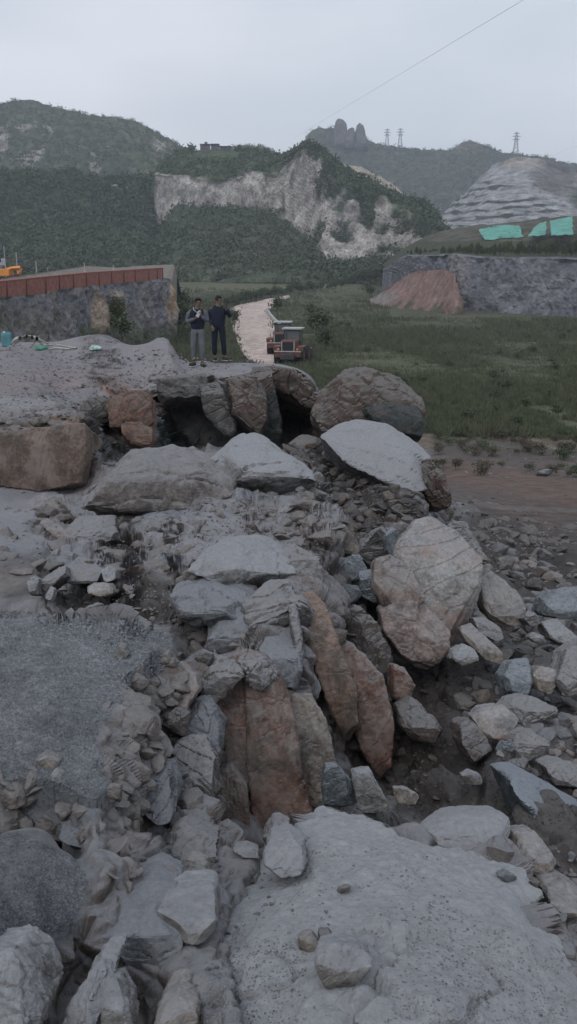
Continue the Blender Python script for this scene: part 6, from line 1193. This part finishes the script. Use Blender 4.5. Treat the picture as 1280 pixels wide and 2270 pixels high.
# ---- overhead cables
def cable(label, a, b, sag, r):
    r *= .42
    a = Vector(a); b = Vector(b); n = 40; pts = [a.lerp(b, i/n)-Vector((0, 0, sag*4*(i/n)*(1-i/n))) for i in range(n+1)]; V, F = tube_mesh([p-a for p in pts], r, 6); o = link('overhead_cable', mesh_np('c', V, F), M['cable'], None, True); o.location = a; tag(o, label, 'cable', 'overhead cables')
cable('thin overhead cable rising to the top right across the sky', at(590, 343, 520), at(1190, -18, 62), 0, .034)
cable('short stretch of overhead cable over the terraced hill', at(1190, 357, 700), at(1420, 270, 230), 0, .06)
# ---- rock pinnacles on the far hill
M_pin = rockmat('pinnacle_rock', (.15,.14,.14), dustamt=.01, scale=.08, bump=.8)
def pinn(label, outl, Y, th, seed):
    P = np.array([at(u, v, Y) for u, v in outl]); c = P.mean(0); B = c+(P-c)*.8+np.array([0, th, 0]); F_ = c+(P-c)*.85-np.array([0, th*.5, 0]); A_ = np.concatenate([P, B, F_]); org = np.array([c[0], c[1], A_[:, 2].min()])
    me = rockmesh(A_-org, 1.0, .09, .02, seed, 1, (1, 1, .4)); o = link('rock_pinnacle', me, M_pin); o.location = org; tag(o, label, 'rock', 'rock pinnacles on the far hill', 'thing')
pinn('tallest rounded rock pinnacle of the three on far hill', [(743,330),(742,285),(745,270),(752,262),(762,262),(768,273),(770,300),(772,330)], 1400, 22, 1)
pinn('low middle rock pinnacle beside the tallest one', [(765,330),(768,288),(772,277),(780,275),(786,284),(788,330)], 1396, 18, 2)
pinn('right-hand rock pinnacle standing slightly apart', [(786,335),(789,300),(792,278),(799,272),(806,278),(811,300),(815,318),(818,335)], 1398, 20, 3)
# ---- trees and shrubs
def leafy(n, ra, rb, rc_, z0, leaf, seed, conic=0, lumps=9):
    """crown of many small leaf faces gathered in clumps"""
    rg = np.random.default_rng(seed); C_ = rg.normal(size=(lumps, 3)); C_ /= np.linalg.norm(C_, axis=1, keepdims=True); C_ *= rg.uniform(.25, .85, (lumps, 1)); 
    P = C_[rg.integers(0, lumps, n)]+rg.normal(size=(n, 3))*.27
    if conic: P[:, :2] *= (1-.62*(P[:, 2:3]*.5+.5))
    P = P*np.array([ra, rb, rc_])+np.array([0, 0, z0]); d1 = rg.normal(size=(n, 3)); d1 /= np.linalg.norm(d1, axis=1, keepdims=True); d2 = np.cross(d1, rg.normal(size=(n, 3))); d2 /= np.linalg.norm(d2, axis=1, keepdims=True)
    s = leaf*rg.uniform(.6, 1.4, (n, 1)); V = np.stack([P-d1*s, P-d2*s*.5, P+d1*s, P+d2*s*.5], 1).reshape(-1, 3); return V, np.arange(n*4).reshape(-1, 4)
def treeproto(h, w, n, leaf, seed, mat, conic=0, trunk=True):
    V, F = leafy(n, w/2, w/2, h*.42, h*.56, leaf, seed, conic); cm = mesh_np('crown', V, F); cm.materials.append(mat)
    V = []; F = []
    pts = [Vector((0, 0, -.3)), Vector((.03*h, 0, h*.3)), Vector((0, .02*h, h*.6)), Vector((0, 0, h*.85))]; V, F = tube_mesh(pts, .1, 6, [h*.025, h*.02, h*.013, h*.005]); V = list(V); F = list(F)
    for a in range(5):
        t = a*1.3; z = h*(.25+.1*a); V2, F2 = tube_mesh([Vector((0, 0, z)), Vector((math.cos(t)*w*.35, math.sin(t)*w*.35, z+h*.18))], .1, 4, [h*.009, h*.003]); F += [tuple(x+len(V) for x in f) for f in F2]; V += list(V2)
        F = [tuple(f) for f in F]
    tm = bpy.data.meshes.new('trunk'); tm.from_pydata([tuple(v) for v in V], [], [tuple(int(x) for x in f) for f in F]); tm.materials.append(M['bark']); return cm, tm
def plant(pro, loc, s, name, label, cat, group, sz=1.0):
    e = empty(name, loc, label, cat, group, random.uniform(0, 6.28)); e.scale = (s, s, s*sz)
    for nm, me in zip(('crown', 'trunk'), pro):
        c = bpy.data.objects.new(nm, me); COL.objects.link(c); c.parent = e
tp = [treeproto(5, 3.2, 1500, .16, 40+i, M['leaf'], .4) for i in range(3)]; tp2 = [treeproto(5, 3.6, 1500, .17, 60+i, M['leaf2']) for i in range(2)]
for i in range(44):
    u = 905+i*9.2+random.uniform(-3, 3); f = (u-900)/380; v = 572+random.uniform(-5, 1) - (2 if u < 950 else 0); Y = float(np.interp(u, [850,1015,1280,1800], [325,205,182,150]))+random.uniform(0, 22)
    h = float(np.interp(u, [900, 1000, 1060, 1290], [16, 26, 32, 38]))*random.uniform(.7, 1.1)*Y/FPX
    plant(random.choice(tp+tp2[:1]), Vector(at(u, v, Y)), h/5, 'young_tree', 'bushy young tree in the dark row on top of the quarry wall', 'tree', 'trees on top of the quarry wall', 1.0)
sh = [treeproto(1.6, 1.5, 520, .10, 80+i, M['leaf']) for i in range(3)]
for i in range(46):   # dark saplings along the far side of the field road
    t = i/45; u = 505+t*340+random.uniform(-4, 4); v = float(np.interp(u, [500,560,640,720,850], [682,668,652,642,612]))+random.uniform(-2, 2); p = vhit(u, max(v, 640)) if v > 636 else at(u, v+3, 330)
    plant(random.choice(sh), Vector(p), random.uniform(1.2, 2.2)*(1.4 if v < 636 else 1), 'sapling', 'small dark sapling in the line beyond the dirt road', 'shrub', 'saplings beyond the dirt road')
for i, (u, v, s, lab) in enumerate([(615,690,2.0,'dark round shrub at the bend of the dirt road'),(700,745,2.2,'dark shrub in the field right of the loaders'),(722,775,1.8,'low dark shrub by the front of the nearer loader'),(690,700,1.6,'dark shrub upslope in the field above the loaders'),(820,660,2.6,'grey-green bush left of the red spoil'),(398,735,3.0,'tall dark bush by the corner of the quarry cut'),(405,690,2.6,'green bush behind the corner of the quarry cut'),(270,745,1.4,'low leafy bush at the foot of the quarry cut'),(520,720,1.6,'grassy bush at left border of the dirt road')]):
    p = vhit(u, v) if u > 390 else at(u, v+10, 78); plant(sh[i % 3], Vector(p), s, 'shrub', lab, 'shrub', None)
# hanging growth on the cut
V, F = leafy(1500, 1.1, .5, 1.9, 0, .11, 5); o = link('climbing_shrub', mesh_np('c', V, F), M['leaf2']); o.location = at(258, 684, 88.5); tag(o, 'dark green shrub hanging on the face of the quarry cut', 'shrub')
dsh = [treeproto(1.0, 1.5, 420, .07, 120+i, M['dry'] if i % 2 else M['leaf']) for i in range(4)]
rs = random.Random(4)
for i in range(70):
    u = rs.uniform(955, 1290); v = rs.uniform(962, 1012) if i < 52 else rs.uniform(1010, 1060); p = hit(u, v) if v > 985 else Vector(vhit(u, v)); plant(dsh[i % 4], Vector(p), rs.uniform(.25, .6), 'low_scrub', 'low brown scrub bush along the strip between track and green field', 'shrub', 'brown scrub along the dirt track')
for i in range(60):
    u = rs.uniform(700, 1280); v = rs.uniform(712, 950); p = vhit(u, v); plant(sh[i % 3], Vector(p), rs.uniform(.3, .65), 'field_shrub', 'small dark green shrub standing in the grass field', 'shrub', 'small shrubs in the field', .8)
# field grass: blades in tufts over the valley floor
rg = np.random.default_rng(9); n = 52000; u = rg.uniform(380, 1400, n); v = 640+(rg.uniform(0, 1, n)**.8)*345
Yg = np.full(n, 90.); d = ray(u, v)
for _ in range(40): xg = d[:, 0]/d[:, 1]*Yg; hh = valley_h(xg, Yg); Yg = .6*Yg+.4*np.clip(hh/(d[:, 2]/d[:, 1]), 30, 420)
xg = d[:, 0]/d[:, 1]*Yg; zg = valley_h(xg, Yg)
rl = np.interp(v, [p[1] for p in RL[::-1]], [p[0] for p in RL[::-1]]); rr = np.interp(v, [p[1] for p in RR[::-1]], [p[0] for p in RR[::-1]])
keep = ~((u > rl+3+3*np.sin(v*.5)) & (u < rr-3) & (v > 655)) & (Yg > 44.6+fbm(np.stack([xg, Yg, 0*xg], -1)*.3, 3, 600)*2) & ~((u > 860) & (v < 705)) & (fbm(np.stack([xg*.12, Yg*.06, 0*xg], -1), 4, 610) > -.5)
xg, Yg, zg = xg[keep], Yg[keep], zg[keep]; n = len(xg); V = []; 
hgt = (.22+.35*np.clip(fbm(np.stack([xg*.2, Yg*.1, 0*xg], -1), 3, 620)+.4, 0, 1))*rg.uniform(.5, 1.4, n)*np.interp(Yg, [45, 100, 300], [1, 1.3, 2.2])
for b in range(4):
    a = rg.uniform(0, 6.28, n); w = hgt*.16; ox = rg.normal(size=n)*hgt*.5; oy = rg.normal(size=n)*hgt*.5; lx = rg.normal(size=n)*hgt*.3
    A0 = np.stack([xg+ox-np.cos(a)*w, Yg+oy-np.sin(a)*w, zg-.1], -1); A1 = np.stack([xg+ox+np.cos(a)*w, Yg+oy+np.sin(a)*w, zg-.1], -1); A2 = np.stack([xg+ox+lx, Yg+oy, zg+hgt*rg.uniform(.6, 1.1, n)], -1); V.append(np.stack([A0, A1, A2], 1).reshape(-1, 3))
V = np.concatenate(V); tag(link('field_grass', mesh_np('g', V, np.arange(len(V)).reshape(-1, 3)), M['grass']), 'dark green grass and weeds covering the valley floor', 'grass', None, 'stuff')
# hillside trees against the sky and on the slopes: too many to tell apart
rg = np.random.default_rng(12); VV = []
def fringe(uu_, vv_, Y, s):
    for u, v in zip(uu_, vv_):
        if 430 < u < 524 and v < 352: continue
        p = at(u, v, Y); q, _ = leafy(26, s*.5, s*.5, s*.6, s*.4, s*.16, int(u*7) % 999, 0, 4); VV.append(q+p)
cr = np.array(CREST, float); us = rg.uniform(346, 960, 620); fringe(us, np.interp(us, cr[:, 0], cr[:, 1])+rg.uniform(1, 26, 620), 597, 5.5)
us = rg.uniform(0, 345, 260); fringe(us, np.interp(us, cr[:, 0], cr[:, 1])+rg.uniform(0, 8, 260), 556, 5)
V = np.concatenate(VV+SCR); tag(link('hillside_trees', mesh_np('h', V, np.arange(len(V)).reshape(-1, 4)), M['leaf']), 'small trees and scrub covering the mountain slopes', 'trees', None, 'stuff')
# ================================================================== AIR
hb = bmesh.new(); bmesh.ops.create_cube(hb, size=1, matrix=Matrix.Translation((200, 1200, 90)) @ Matrix.Diagonal((4400, 2700, 400, 1)))
hz = bpy.data.materials.new('haze'); hz.use_nodes = True; hz.node_tree.nodes.clear()
ho = hz.node_tree.nodes.new('ShaderNodeOutputMaterial'); hv = hz.node_tree.nodes.new('ShaderNodeVolumePrincipled')
hv.inputs['Color'].default_value = (.80, .88, 1.0, 1); hv.inputs['Density'].default_value = .00030; hv.inputs['Anisotropy'].default_value = .0
hz.node_tree.links.new(hv.outputs[0], ho.inputs['Volume'])
tag(bmobj('haze', hb, hz), 'thin blue-grey evening haze over the valley', None, None, 'stuff')
